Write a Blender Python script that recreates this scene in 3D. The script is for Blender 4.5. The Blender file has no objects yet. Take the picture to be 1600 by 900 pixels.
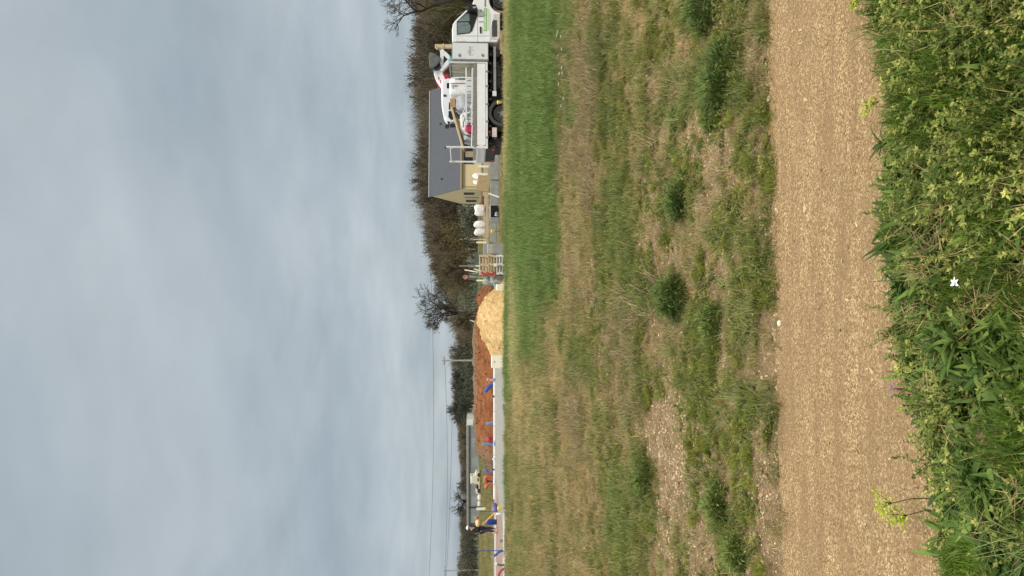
import bpy, bmesh, math, random
import numpy as np
from mathutils import Vector, Matrix
R = math.radians
scene = bpy.context.scene
COL = scene.collection

# ------------------------------------------------------------------ camera (photo is turned: its left edge is up)
CAMZ, PITCH, K = 1.6, R(3.3), 1160.0
FW = np.array([0, math.cos(PITCH), -math.sin(PITCH)])
DN = np.array([0, -math.sin(PITCH), -math.cos(PITCH)])
RT = np.array([1.0, 0, 0])
cam_d = bpy.data.cameras.new('camera'); cam = bpy.data.objects.new('camera', cam_d); COL.objects.link(cam)
cam.matrix_world = Matrix(((DN[0], RT[0], -FW[0], 0), (DN[1], RT[1], -FW[1], 0), (DN[2], RT[2], -FW[2], CAMZ), (0, 0, 0, 1)))
cam_d.sensor_width = 36; cam_d.lens = 36*K/1600; cam_d.clip_end = 6000; cam_d.clip_start = 0.05
scene.camera = cam

# ------------------------------------------------------------------ sky, sun, exposure
SUN_EL, SUN_AZ = R(48), R(150)          # azimuth clockwise from +Y
w = bpy.data.worlds.new('World'); scene.world = w; w.use_nodes = True
nt = w.node_tree; nt.nodes.clear(); L = nt.links.new
def N(t, **kw):
    n = nt.nodes.new(t)
    for k, v in kw.items(): setattr(n, k, v)
    return n
CLX, CLY = 3.1, .4
out = N('ShaderNodeOutputWorld'); bg = N('ShaderNodeBackground'); bg.inputs[1].default_value = 0.1
sky = N('ShaderNodeTexSky', sky_type='NISHITA', sun_disc=False, sun_elevation=SUN_EL, sun_rotation=SUN_AZ)
tc = N('ShaderNodeTexCoord'); mp = N('ShaderNodeMapping'); mp.inputs['Scale'].default_value = (1.0, 1.0, 2.6)
mp.inputs['Location'].default_value = (0.35, 0.2, 0.4)
L(tc.outputs['Generated'], mp.inputs[0])
n1 = N('ShaderNodeTexNoise'); n1.inputs['Scale'].default_value = 1.1; n1.inputs['Detail'].default_value = 8; n1.inputs['Roughness'].default_value = .52; n1.inputs['Distortion'].default_value = .35
n2 = N('ShaderNodeTexNoise'); n2.inputs['Scale'].default_value = 3.2; n2.inputs['Detail'].default_value = 5; n2.inputs['Roughness'].default_value = .5
mp2 = N('ShaderNodeMapping'); mp2.inputs['Scale'].default_value = (.55, .8, 5.0); L(tc.outputs['Generated'], mp2.inputs[0])
sx = N('ShaderNodeSeparateXYZ'); L(tc.outputs['Generated'], sx.inputs[0])
za = N('ShaderNodeMath', operation='MAXIMUM'); L(sx.outputs[2], za.inputs[0]); za.inputs[1].default_value = 0.0
zb = N('ShaderNodeMath', operation='ADD'); L(za.outputs[0], zb.inputs[0]); zb.inputs[1].default_value = .16
zi = N('ShaderNodeMath', operation='DIVIDE'); zi.inputs[0].default_value = 1.0; L(zb.outputs[0], zi.inputs[1])
pl = N('ShaderNodeVectorMath', operation='SCALE'); L(tc.outputs['Generated'], pl.inputs[0]); L(zi.outputs[0], pl.inputs['Scale'])
pm = N('ShaderNodeMapping'); pm.inputs['Scale'].default_value = (1.0, 1.0, 0.0); pm.inputs['Location'].default_value = (CLX, CLY, 0); L(pl.outputs[0], pm.inputs[0])
L(pm.outputs[0], n1.inputs[0]); L(pm.outputs[0], n2.inputs[0])
r1 = N('ShaderNodeValToRGB'); L(n1.outputs[0], r1.inputs[0])
r1.color_ramp.elements[0].position = .30; r1.color_ramp.elements[0].color = (2.75, 3.28, 3.68, 1)
r1.color_ramp.elements[1].position = .70; r1.color_ramp.elements[1].color = (4.15, 4.55, 4.8, 1)
r2 = N('ShaderNodeMapRange'); L(n2.outputs[0], r2.inputs[0])
r2.inputs[1].default_value = .3; r2.inputs[2].default_value = .7; r2.inputs[3].default_value = .945; r2.inputs[4].default_value = 1.06
m1 = N('ShaderNodeVectorMath', operation='SCALE'); L(r1.outputs[0], m1.inputs[0]); L(r2.outputs[0], m1.inputs['Scale'])
# overcast: the zenith is several times brighter than the low sky
sp = N('ShaderNodeSeparateXYZ'); L(tc.outputs['Generated'], sp.inputs[0])
rz = N('ShaderNodeMapRange'); L(sp.outputs[2], rz.inputs[0]); rz.interpolation_type = 'SMOOTHSTEP'
rz.inputs[1].default_value = .52; rz.inputs[2].default_value = 1.0; rz.inputs[3].default_value = 1.0; rz.inputs[4].default_value = 1.0
m2 = N('ShaderNodeVectorMath', operation='SCALE'); zm = N('ShaderNodeMix', data_type='RGBA'); L(rz.outputs[0], zm.inputs[0]); zm.inputs[6].default_value = (1, 1, 1, 1); zm.inputs[7].default_value = (5.6, 4.9, 4.2, 1)
rz.inputs[3].default_value = 0.0
mz = N('ShaderNodeVectorMath', operation='MULTIPLY'); L(m1.outputs[0], mz.inputs[0]); L(zm.outputs[2], mz.inputs[1]); L(mz.outputs[0], m2.inputs[0]); m2.inputs['Scale'].default_value = 1.0
mx = N('ShaderNodeMix', data_type='RGBA'); mx.inputs[0].default_value = .93
L(sky.outputs[0], mx.inputs[6]); L(m2.outputs[0], mx.inputs[7]); L(mx.outputs[2], bg.inputs[0]); L(bg.outputs[0], out.inputs[0])
sd = bpy.data.lights.new('sun', 'SUN'); sd.energy = 1.5; sd.angle = R(11); sd.color = (1, .95, .87)
so = bpy.data.objects.new('sun', sd); COL.objects.link(so)
sv = Vector((math.sin(SUN_AZ)*math.cos(SUN_EL), math.cos(SUN_AZ)*math.cos(SUN_EL), math.sin(SUN_EL)))
so.rotation_euler = sv.to_track_quat('Z', 'Y').to_euler()
scene.view_settings.view_transform = 'Standard'; scene.view_settings.look = 'None'
scene.view_settings.exposure = 0.36; scene.view_settings.gamma = 1

# ------------------------------------------------------------------ photo pixel -> world helpers
def ray(x, y): return FW + DN*((x-800)/K) + RT*((450-y)/K)
def onY(x, y, Y):
    d = ray(x, y); return Vector((0, 0, CAMZ)) + Vector(d*(Y/d[1]))
def XZ(x, y, Y): p = onY(x, y, Y); return p.x, p.z
class Frame:
    """a thing's own axes: origin on the ground, turned by rot; fr(x,y,c) = (lx,lz) where the sight line meets the plane local y = c"""
    def __init__(s, X, Y, rot=0, Z=0): s.o = Vector((X, Y, Z)); s.r = rot; s.M = (Matrix.Translation(s.o) @ Matrix.Rotation(rot, 4, 'Z')).inverted()
    def __call__(s, x, y, c=0):
        o = s.M @ Vector((0, 0, CAMZ)); d = (s.M.to_3x3() @ Vector(ray(x, y)))
        t = (c-o.y)/d.y; p = o+d*t; return p.x, p.z
def smooth(a, b, x):
    t = np.clip((np.asarray(x, float)-a)/(b-a), 0, 1); return t*t*(3-2*t)
def vnoise(x, y, seed=0):
    x = np.asarray(x, float); y = np.asarray(y, float)
    xi = np.floor(x).astype(np.int64); yi = np.floor(y).astype(np.int64); fx = x-xi; fy = y-yi
    fx = fx*fx*(3-2*fx); fy = fy*fy*(3-2*fy)
    def h(a, b):
        n = (a*374761393 + b*668265263 + seed*982451653) & 0xffffffff
        n = ((n ^ (n >> 13))*1274126177) & 0xffffffff
        return ((n ^ (n >> 16)) & 0xffff)/65535.0
    return (h(xi, yi)*(1-fx)+h(xi+1, yi)*fx)*(1-fy)+(h(xi, yi+1)*(1-fx)+h(xi+1, yi+1)*fx)*fy
def fbm(x, y, seed=0, o=4):
    a, s, t = 1.0, 0, 0
    for i in range(o):
        s = s+a*vnoise(x*2**i, y*2**i, seed+i); t += a; a *= .5
    return s/t

# ------------------------------------------------------------------ materials
def newmat(name):
    m = bpy.data.materials.new(name); m.use_nodes = True; return m, m.node_tree, m.node_tree.nodes['Principled BSDF']
def mat(name, c, rough=.6, metal=0, var=.12, scale=6, bump=0, bscale=40, c2=None, spec=.5, trans=0, stretch=(1, 1, 1), coat=0):
    m, t, b = newmat(name); n = t.nodes; l = t.links.new
    b.inputs['Roughness'].default_value = rough; b.inputs['Metallic'].default_value = metal
    b.inputs['Specular IOR Level'].default_value = spec; b.inputs['Transmission Weight'].default_value = trans
    b.inputs['Coat Weight'].default_value = coat
    co = n.new('ShaderNodeTexCoord'); ma = n.new('ShaderNodeMapping'); ma.inputs['Scale'].default_value = stretch
    l(co.outputs['Object'], ma.inputs[0])
    no = n.new('ShaderNodeTexNoise'); no.inputs['Scale'].default_value = scale; no.inputs['Detail'].default_value = 5
    l(ma.outputs[0], no.inputs[0])
    rp = n.new('ShaderNodeValToRGB'); rp.color_ramp.elements[0].position = .3; rp.color_ramp.elements[1].position = .7
    c2 = c2 or tuple(min(1, v*(1+var)) for v in c)
    c1 = tuple(v*(1-var) for v in c)
    rp.color_ramp.elements[0].color = (*c1, 1); rp.color_ramp.elements[1].color = (*c2, 1)
    l(no.outputs[0], rp.inputs[0]); l(rp.outputs[0], b.inputs['Base Color'])
    if bump:
        nb = n.new('ShaderNodeTexNoise'); nb.inputs['Scale'].default_value = bscale; nb.inputs['Detail'].default_value = 6
        l(ma.outputs[0], nb.inputs[0]); bp = n.new('ShaderNodeBump'); bp.inputs['Strength'].default_value = bump
        bp.inputs['Distance'].default_value = .02; l(nb.outputs[0], bp.inputs['Height']); l(bp.outputs[0], b.inputs['Normal'])
    return m
M = {}
M['white'] = mat('white_paint', (.86, .88, .89), .35, var=.05, scale=3, coat=.2)
M['dirtywhite'] = mat('dirty_white_paint', (.60, .54, .47), .6, var=.14, scale=9, c2=(.70, .67, .62))
M['panelwhite'] = mat('white_panel', (.80, .79, .75), .5, var=.08, scale=5)
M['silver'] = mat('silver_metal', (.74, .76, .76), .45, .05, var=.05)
M['alu'] = mat('aluminium', (.55, .57, .58), .4, .6, var=.1)
M['grey'] = mat('grey_metal', (.25, .26, .27), .5, .3, var=.15)
M['midgrey'] = mat('mid_grey_metal', (.30, .31, .31), .5, .2, var=.15)
M['dark'] = mat('dark_metal', (.022, .022, .024), .6, var=.3)
M['black'] = mat('black_plastic', (.015, .015, .017), .5, var=.2)
M['rubber'] = mat('rubber', (.028, .028, .03), .8, var=.25, bump=.4)
M['guard'] = mat('mudguard_plastic', (.06, .063, .068), .55, var=.15)
M['glass'] = mat('tinted_glass', (.17, .22, .22), .08, var=.3, scale=3, stretch=(6, 1, 1))
M['darkglass'] = mat('dark_glass', (.012, .015, .018), .12, var=.3)
M['green'] = mat('green_sticker', (.30, .58, .20), .5, var=.05)
M['palegreen'] = mat('pale_letters', (.75, .85, .68), .5, var=.02)
M['textgrey'] = mat('grey_print', (.25, .29, .27), .6, var=.1)
M['teal'] = mat('teal_print', (.05, .17, .20), .6, var=.1)
M['tealbright'] = mat('teal_sticker', (.12, .42, .40), .5, var=.1)
M['bluegrey'] = mat('blue_print', (.16, .30, .42), .6, var=.1)
M['red'] = mat('red_paint', (.42, .03, .04), .45, var=.15)
M['redprint'] = mat('red_print', (.55, .08, .06), .6, var=.1)
M['bag'] = mat('woven_bag', (.78, .78, .76), .85, var=.09, scale=7, bump=.6, bscale=14)
M['greybag'] = mat('grey_bag', (.44, .45, .46), .85, var=.1, scale=7, bump=.7, bscale=12)
M['magenta'] = mat('crimson_bag', (.42, .02, .07), .7, var=.2)
M['wood'] = mat('planed_timber', (.58, .46, .29), .7, var=.15, scale=8, stretch=(1, 1, 6))
M['darkwood'] = mat('weathered_timber', (.21, .15, .09), .8, var=.25, scale=9)
M['ply'] = mat('plywood', (.48, .34, .18), .75, var=.2, scale=3.5, stretch=(1, 1, 2.5), bump=.2)
M['card'] = mat('cardboard', (.45, .28, .17), .85, var=.12)
M['bucketgrey'] = mat('worn_bucket_steel', (.13, .135, .125), .6, .2, var=.3, scale=8)
M['rail'] = mat('worn_rail', (.24, .21, .18), .7, var=.25, scale=14)
M['yellow'] = mat('yellow_plastic', (.78, .66, .10), .5, var=.08)
M['roof'] = mat('slate_roof', (.085, .095, .12), .6, var=.12, scale=2.5, bump=.3, bscale=20)
M['wall'] = mat('cream_render', (.74, .60, .36), .9, var=.06, scale=1.5, bump=.2, bscale=60)
M['trim'] = mat('beige_trim', (.42, .33, .22), .8, var=.1)
M['concrete'] = mat('concrete', (.31, .31, .29), .9, var=.16, scale=4, bump=.4, bscale=25)
M['palecon'] = mat('pale_concrete', (.86, .80, .62), .9, var=.05, scale=4, bump=.3, bscale=20)
M['kerb'] = mat('pale_kerb', (.78, .76, .70), .85, var=.1, scale=5)
M['kerbedge'] = mat('white_kerb_face', (.78, .78, .78), .8, var=.05)
M['blue'] = mat('blue_plastic', (.02, .07, .36), .45, var=.15)
M['ltblue'] = mat('light_blue_plastic', (.14, .28, .55), .45, var=.15)
M['purple'] = mat('violet_plastic', (.13, .12, .36), .5, var=.15)
M['orange'] = mat('orange_plastic', (.45, .12, .05), .5, var=.15)
M['toolorange'] = mat('orange_tool', (.80, .42, .14), .5, var=.12)
M['peach'] = mat('peach_cover', (.85, .60, .30), .6, var=.12)
M['redduct'] = mat('red_duct', (.40, .03, .05), .5, var=.15)
M['pink'] = mat('pink_plastic', (.65, .35, .32), .6, var=.15)
M['greend'] = mat('green_duct', (.05, .16, .09), .5, var=.15)
M['clothblack'] = mat('black_cloth', (.012, .014, .018), .9, var=.3)
M['clothnavy'] = mat('dark_trousers', (.035, .03, .05), .9, var=.3)
M['skin'] = mat('skin', (.45, .27, .19), .6, var=.08)
M['boot'] = mat('tan_boot', (.55, .36, .26), .7, var=.15)
M['cream'] = mat('cream_paint', (.72, .65, .45), .5, var=.06)
M['shed'] = mat('grey_shed', (.34, .355, .345), .85, var=.12, scale=1.2, stretch=(3, 1, .6))
M['post'] = mat('pole_concrete', (.36, .36, .33), .85, var=.1)
M['wire'] = mat('cable', (.12, .13, .14), .7, var=.1)
M['mesh'] = mat('green_fence', (.06, .13, .08), .7, var=.2)
M['bark'] = mat('bark', (.055, .047, .038), .95, var=.3, bump=.5, bscale=12)

def vegmat(name, transl=.25, rough=.6, spec=.25):
    m, t, b = newmat(name); n = t.nodes; l = t.links.new
    a = n.new('ShaderNodeAttribute'); a.attribute_name = 'col'
    i = n.new('ShaderNodeAttribute'); i.attribute_type = 'INSTANCER'; i.attribute_name = 'tint'
    mu = n.new('ShaderNodeMix'); mu.data_type = 'RGBA'; mu.blend_type = 'MULTIPLY'; mu.inputs[0].default_value = 1
    l(a.outputs['Color'], mu.inputs[6]); l(i.outputs['Color'], mu.inputs[7])
    b.inputs['Roughness'].default_value = rough; b.inputs['Specular IOR Level'].default_value = spec
    l(mu.outputs[2], b.inputs['Base Color'])
    tr = n.new('ShaderNodeBsdfTranslucent'); l(mu.outputs[2], tr.inputs[0])
    ms = n.new('ShaderNodeMixShader'); ms.inputs[0].default_value = transl
    l(b.outputs[0], ms.inputs[1]); l(tr.outputs[0], ms.inputs[2]); l(ms.outputs[0], n['Material Output'].inputs[0])
    return m
M['veg'] = vegmat('foliage'); M['twig'] = vegmat('twigs', 0, .9, .1)
def colmat(name, transl=.15, rough=.8):
    m, t, b = newmat(name); n = t.nodes; l = t.links.new
    a = n.new('ShaderNodeAttribute'); a.attribute_name = 'col'
    b.inputs['Roughness'].default_value = rough; b.inputs['Specular IOR Level'].default_value = .2
    l(a.outputs['Color'], b.inputs['Base Color'])
    if transl:
        tr = n.new('ShaderNodeBsdfTranslucent'); l(a.outputs['Color'], tr.inputs[0])
        ms = n.new('ShaderNodeMixShader'); ms.inputs[0].default_value = transl
        l(b.outputs[0], ms.inputs[1]); l(tr.outputs[0], ms.inputs[2]); l(ms.outputs[0], n['Material Output'].inputs[0])
    return m
M['leafcol'] = colmat('leaf_colours'); M['stonecol'] = vegmat('chips', 0, .9, .2)

# ------------------------------------------------------------------ mesh builder
class MB:
    def __init__(s): s.v = []; s.f = []; s.c = []
    def add(s, v, f, col=None):
        o = len(s.v); s.v += [tuple(p) for p in v]; s.f += [tuple(i+o for i in q) for q in f]
        s.c += [col or (1, 1, 1)]*len(v); return s
    def box(s, a, b, rot=None, col=None):
        (x0, y0, z0), (x1, y1, z1) = a, b
        v = [(x0, y0, z0), (x1, y0, z0), (x1, y1, z0), (x0, y1, z0), (x0, y0, z1), (x1, y0, z1), (x1, y1, z1), (x0, y1, z1)]
        if rot is not None:
            c = Vector(((x0+x1)/2, (y0+y1)/2, (z0+z1)/2)); v = [c+rot@(Vector(p)-c) for p in v]
        return s.add(v, [(0, 3, 2, 1), (4, 5, 6, 7), (0, 1, 5, 4), (1, 2, 6, 5), (2, 3, 7, 6), (3, 0, 4, 7)], col)
    def prism(s, pts, y0, y1, axis='y'):
        """polygon pts (lx,lz) pushed through from y0 to y1"""
        n = len(pts); A = sum(pts[i][0]*pts[(i+1) % n][1]-pts[(i+1) % n][0]*pts[i][1] for i in range(n))
        if A < 0: pts = pts[::-1]
        v = [(p[0], y0, p[1]) for p in pts]+[(p[0], y1, p[1]) for p in pts]
        f = [tuple(range(n)), tuple(range(2*n-1, n-1, -1))]+[(i, i+n, (i+1) % n+n, (i+1) % n) for i in range(n)]
        return s.add(v, f)
    def tube(s, pts, r, n=6, cap=True, col=None):
        pts = [Vector(p) for p in pts]; rs = r if isinstance(r, (list, tuple)) else [r]*len(pts); v = []
        for i, p in enumerate(pts):
            d = (pts[min(i+1, len(pts)-1)]-pts[max(i-1, 0)]).normalized()
            a = d.cross(Vector((0, 0, 1)) if abs(d.z) < .9 else Vector((1, 0, 0))).normalized(); b = d.cross(a)
            for k in range(n):
                t = 2*math.pi*k/n; v.append(p+(a*math.cos(t)+b*math.sin(t))*rs[i])
        f = [(i*n+k, i*n+(k+1) % n, (i+1)*n+(k+1) % n, (i+1)*n+k) for i in range(len(pts)-1) for k in range(n)]
        if cap: f += [tuple(range(n))[::-1], tuple(range((len(pts)-1)*n, len(pts)*n))]
        return s.add(v, f, col)
    def cyl(s, a, b, r, n=16, r2=None): return s.tube([a, b], [r, r if r2 is None else r2], n)
    def ring(s, c, r0, r1, y0, y1, a0=0, a1=2*math.pi, n=28):
        """annulus sector in the xz plane, thick in y"""
        v = []; f = []; m = n+1
        for (r, y) in ((r0, y0), (r1, y0), (r1, y1), (r0, y1)):
            for i in range(m):
                t = a0+(a1-a0)*i/n; v.append((c[0]+r*math.cos(t), y, c[1]+r*math.sin(t)))
        for q in range(4):
            for i in range(n): f.append((q*m+i, q*m+i+1, ((q+1) % 4)*m+i+1, ((q+1) % 4)*m+i))
        if a1-a0 < 6.28: f += [(0, m, 2*m, 3*m), (m-1, 4*m-1, 3*m-1, 2*m-1)]
        return s.add(v, f)
    def ball(s, c, r, sub=3, jit=0, seed=0, sq=1.0, col=None):
        bm = bmesh.new(); bmesh.ops.create_icosphere(bm, subdivisions=sub, radius=1); rg = random.Random(seed); ph = [rg.uniform(0, 6) for _ in range(6)]
        v = []
        for q in bm.verts:
            p = q.co.normalized()
            e = Vector([math.copysign(abs(t)**sq, t) for t in p])
            k = 1+jit*(math.sin(3*p.x+ph[0])*math.sin(4*p.y+ph[1])+.5*math.sin(7*p.z+ph[2])*math.sin(6*p.x+ph[3])+.4*math.sin(11*p.y+ph[4]+5*p.z))
            v.append((c[0]+e.x*r[0]*k, c[1]+e.y*r[1]*k, c[2]+e.z*r[2]*k))
        f = [tuple(x.index for x in q.verts) for q in bm.faces]; bm.free()
        return s.add(v, f, col)
    def mesh(s, name, m, smooth_=False, color=False):
        me = bpy.data.meshes.new(name); me.from_pydata(s.v, [], s.f)
        me.materials.append(m)
        if color:
            a = me.color_attributes.new('col', 'FLOAT_COLOR', 'POINT')
            a.data.foreach_set('color', np.hstack([np.array(s.c, dtype=np.float32), np.ones((len(s.c), 1), np.float32)]).ravel())
        if smooth_: me.polygons.foreach_set('use_smooth', [True]*len(me.polygons))
        me.update(); return me
    def build(s, name, m, parent=None, bevel=0, smooth_=False, color=False, **tags):
        o = bpy.data.objects.new(name, s.mesh(name, m, smooth_, color)); COL.objects.link(o); o.parent = parent
        bm = bmesh.new(); bm.from_mesh(o.data); bmesh.ops.recalc_face_normals(bm, faces=bm.faces) if len(bm.faces) < 60000 else None; bm.to_mesh(o.data); bm.free()
        if bevel:
            b = o.modifiers.new('bevel', 'BEVEL'); b.width = bevel; b.segments = 2; b.limit_method = 'ANGLE'; b.angle_limit = R(35)
        for k, v_ in tags.items(): o[k] = v_
        return o
def tag(o, label, cat, group=None):
    o['label'] = label; o['category'] = cat
    if group: o['group'] = group
    return o
def thing(name, label, cat, loc=(0, 0, 0), rz=0, group=None):
    o = bpy.data.objects.new(name, None); COL.objects.link(o); o.location = loc; o.rotation_euler = (0, 0, rz); o.empty_display_size = .3
    return tag(o, label, cat, group)
def dup(root, loc=None, rz=None, label=None, scale=None):
    r = root.copy(); COL.objects.link(r)
    if loc is not None: r.location = loc
    if rz is not None: r.rotation_euler = (0, 0, rz)
    if label: r['label'] = label
    if scale: r.scale = scale
    for ch in list(root.children):
        c = ch.copy(); COL.objects.link(c); c.parent = r
        for g in list(ch.children):
            d = g.copy(); COL.objects.link(d); d.parent = c
    return r

# ------------------------------------------------------------------ terrain
def far_edge(X): return 3.735+.075*X+.05*(vnoise(X*2.3, 1.7, 3)-.5)+.04*(vnoise(X*9, 0, 4)-.5)
NEX, NEY = [-4, -.95, -.65, -.37, -.1, .34, .63, 1.05, 4], [1.9, 2.24, 2.28, 2.46, 2.57, 2.60, 2.55, 2.68, 3.0]
def near_edge(X): return np.interp(X, NEX, NEY)+.05*(vnoise(np.asarray(X)*5, 9, 5)-.5)
def height(X, Y):
    X, Y = np.broadcast_arrays(np.asarray(X, float), np.asarray(Y, float)); fe = 3.735+.075*X; ne = np.interp(X, NEX, NEY)
    z = .02+.035*smooth(fe, fe+.18, Y)+.24*smooth(4.2, 13, Y)
    a = smooth(fe+.05, fe+1.0, Y)
    z = z+a*(.11*(fbm(X*.22, Y*.8, 11)-.5)+.06*(fbm(X*1.1, Y*2.6, 21)-.5)+.015*(vnoise(X*9, Y*9, 31)-.5))
    b = smooth(ne+.02, ne-.35, Y)
    z = z+b*(.05+.22*(fbm(X*3.2, Y*3.2, 41)-.5))
    z = z+.012*(1-a)*(1-b)*(fbm(X*1.5, Y*5, 51)-.5)
    e = smooth(26.4, 25.3, Y+.5*(fbm(X*.4, 0, 61)-.5))
    return .003+(z-.003)*e
def todist(X, Y):
    """photo position of a ground point (only to know which patch of the field it belongs to)"""
    h = height(X, Y); px = np.array([X, Y, h-CAMZ]); dz = Y*FW[1]+(h-CAMZ)*FW[2]
    return 800+K*(Y*DN[1]+(h-CAMZ)*DN[2])/dz, 450-K*X/dz
def E(x, y, cx, cy, rx, ry): return np.exp(-(((x-cx)/rx)**2+((y-cy)/ry)**2)**1.5)
def zones(X, Y):
    """greenness, dryness (straw), bareness (stony soil), twigginess over the field, as patches on the ground"""
    x, y = todist(X, Y)
    n = fbm(X*1.3, Y*1.8, 71); n2 = fbm(X*4, Y*5, 81); n3 = fbm(X*.5, Y*.9, 91)
    x = x+14*(n-.5); y = y+60*(n-.5)
    xn = x+46*(n2-.5)+44*(n-.5); edge = np.interp(y, [0, 260, 300, 450, 480, 560, 620, 900], [892, 884, 876, 872, 850, 842, 790, 780])
    band = smooth(edge+14, edge-16, xn)
    g = .34+1.0*(n2-.5)+.6*(n-.5)
    for c in [(1090, 0, 32, 45), (1112, 125, 48, 48), (1042, 465, 26, 40), (1056, 315, 20, 36), (982, 430, 34, 60), (940, 80, 26, 60), (962, 330, 30, 60),
              (1185, 60, 26, 140), (1190, 250, 22, 60), (1170, 420, 36, 90), (1185, 600, 36, 60), (1120, 620, 40, 60), (1110, 790, 40, 60), (1165, 720, 14, 120), (1150, 850, 22, 60), (980, 850, 24, 80),
              (1040, 180, 12, 22), (1205, 680, 14, 90), (1235, 800, 8, 40), (1000, 750, 20, 60), (1100, 500, 24, 50), (905, 560, 22, 40), (955, 190, 18, 50), (1008, 240, 8, 18), (1056, 245, 8, 14), (1120, 350, 20, 30)]:
        g = g+.50*E(x, y, *c)*(.5+n2)
    g = np.maximum(g, band*(.84+.5*(n2-.5)+.9*(fbm(X*.35, Y*.9, 95)-.5)))
    g = np.where((x > 1330), .8, g)
    dry = .30+.8*(n-.5)
    for c in [(1010, 60, 55, 120), (1010, 310, 22, 70), (1120, 300, 40, 70), (1060, 200, 40, 60), (900, 350, 26, 90), (865, 540, 20, 90), (835, 640, 24, 70), (1130, 240, 40, 40), (1050, 90, 30, 60)]:
        dry = dry+.6*E(x, y, *c)
    dry = dry+.35*smooth(590, 700, y)*smooth(1010, 900, x)
    straw = smooth(806, 797, x)*smooth(340, 240, y)+.8*E(x, y, 812, 560, 10, 120)+.6*E(x, y, 806, 470, 5, 110)+.5*E(x, y, 820, 640, 12, 60)
    bare = .12+.7*(fbm(X*2.4, Y*3.6, 101)-.5)
    for c in [(1060, 640, 30, 70), (1055, 690, 60, 60), (1080, 760, 40, 70), (1030, 800, 24, 90), (1205, 800, 30, 110), (1175, 780, 14, 60), (1110, 430, 24, 70), (940, 540, 8, 90), (1010, 300, 12, 50), (1120, 880, 60, 40), (1095, 215, 26, 50), (1080, 250, 20, 60), (930, 430, 6, 70)]:
        bare = bare+.55*E(x, y, *c)*(.35+1.3*n2)
    bare = bare*(1-band)-.55*np.maximum(g-.6, 0)
    tw = .15+.6*(n3-.5)
    for c in [(915, 100, 22, 90), (920, 190, 26, 90), (925, 260, 26, 60), (985, 530, 30, 60), (905, 430, 14, 80), (900, 640, 16, 90), (990, 650, 24, 60)]:
        tw = tw+.45*E(x, y, *c)*(.4+1.2*n2)
    return np.clip(g, 0, 1), np.clip(dry, 0, 1), np.clip(bare, 0, 1), np.clip(tw, 0, 1), straw, band

def groundmat(name, base, chips, scale, bump=.8, mixn=.5, stretch=None):
    """soil or gravel: two sizes of small stones over earth"""
    m, t, b = newmat(name); n = t.nodes; l = t.links.new; b.inputs['Roughness'].default_value = .95; b.inputs['Specular IOR Level'].default_value = .15
    co = n.new('ShaderNodeTexCoord')
    def vor(sc):
        nn = n.new('ShaderNodeTexNoise'); nn.inputs['Scale'].default_value = sc*1.3; l(co.outputs['Object'], nn.inputs[0])
        mxv = n.new('ShaderNodeVectorMath'); mxv.operation = 'MULTIPLY_ADD'; mxv.inputs[1].default_value = (1.2/sc,)*3
        l(nn.outputs['Color'], mxv.inputs[0]); l(co.outputs['Object'], mxv.inputs[2])
        v = n.new('ShaderNodeTexVoronoi'); v.inputs['Scale'].default_value = sc; l(mxv.outputs[0], v.inputs[0]); return v
    v1 = vor(scale); s = n.new('ShaderNodeSeparateColor'); l(v1.outputs['Color'], s.inputs[0])
    rp = n.new('ShaderNodeValToRGB'); cr = rp.color_ramp
    for i, (p, c) in enumerate(chips):
        e = cr.elements[i] if i < 2 else cr.elements.new(p)
        e.position = p; e.color = (*c, 1)
    l(s.outputs[0], rp.inputs[0])
    nz = n.new('ShaderNodeTexNoise'); nz.inputs['Scale'].default_value = 1.6; nz.inputs['Detail'].default_value = 9; nz.inputs['Roughness'].default_value = .7
    if stretch: ma = n.new('ShaderNodeMapping'); ma.inputs['Scale'].default_value = stretch; l(co.outputs['Object'], ma.inputs[0]); l(ma.outputs[0], nz.inputs[0])
    else: l(co.outputs['Object'], nz.inputs[0])
    r2 = n.new('ShaderNodeMapRange'); r2.inputs[1].default_value = .38; r2.inputs[2].default_value = .62; l(nz.outputs[0], r2.inputs[0])
    mb = n.new('ShaderNodeMath'); mb.operation = 'MULTIPLY'; mb.inputs[1].default_value = mixn; l(r2.outputs[0], mb.inputs[0])
    mx = n.new('ShaderNodeMix'); mx.data_type = 'RGBA'; l(mb.outputs[0], mx.inputs[0]); l(rp.outputs[0], mx.inputs[6]); mx.inputs[7].default_value = (*base, 1)
    l(mx.outputs[2], b.inputs['Base Color'])
    bp = n.new('ShaderNodeBump'); bp.inputs['Strength'].default_value = bump; bp.inputs['Distance'].default_value = .6/scale
    l(v1.outputs['Distance'], bp.inputs['Height']); bp.invert = True; l(bp.outputs[0], b.inputs['Normal'])
    return m
M['soil'] = groundmat('stony_soil', (.22, .15, .08), [(.0, (.19, .12, .06)), (.5, (.27, .18, .10)), (.8, (.30, .22, .13)), (.93, (.44, .34, .21))], 75, .9, .7)
M['path'] = groundmat('chipping_path', (.25, .160, .082), [(.0, (.19, .115, .055)), (.35, (.30, .19, .09)), (.75, (.43, .29, .15)), (.95, (.66, .48, .28))], 150, .7, .75, (.7, 5, 1))
M['gravel'] = groundmat('grey_gravel', (.26, .25, .215), [(.0, (.20, .19, .165)), (.5, (.31, .30, .265)), (.9, (.44, .43, .38))], 22, .5, .45)
M['dirt'] = groundmat('brown_dirt', (.24, .17, .10), [(.0, (.20, .13, .08)), (.5, (.28, .20, .125)), (.9, (.36, .29, .2))], 9, .3, .5)
M['sand'] = groundmat('yellow_sand', (.52, .34, .145), [(.0, (.42, .27, .11)), (.5, (.58, .39, .175)), (.9, (.70, .50, .25))], 9, .5, .6)
M['lawn'] = mat('rough_grass_sheet', (.115, .125, .05), .95, var=.3, scale=.35, c2=(.16, .145, .07), stretch=(.3, 1, 1), bump=.6, bscale=5)

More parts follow.
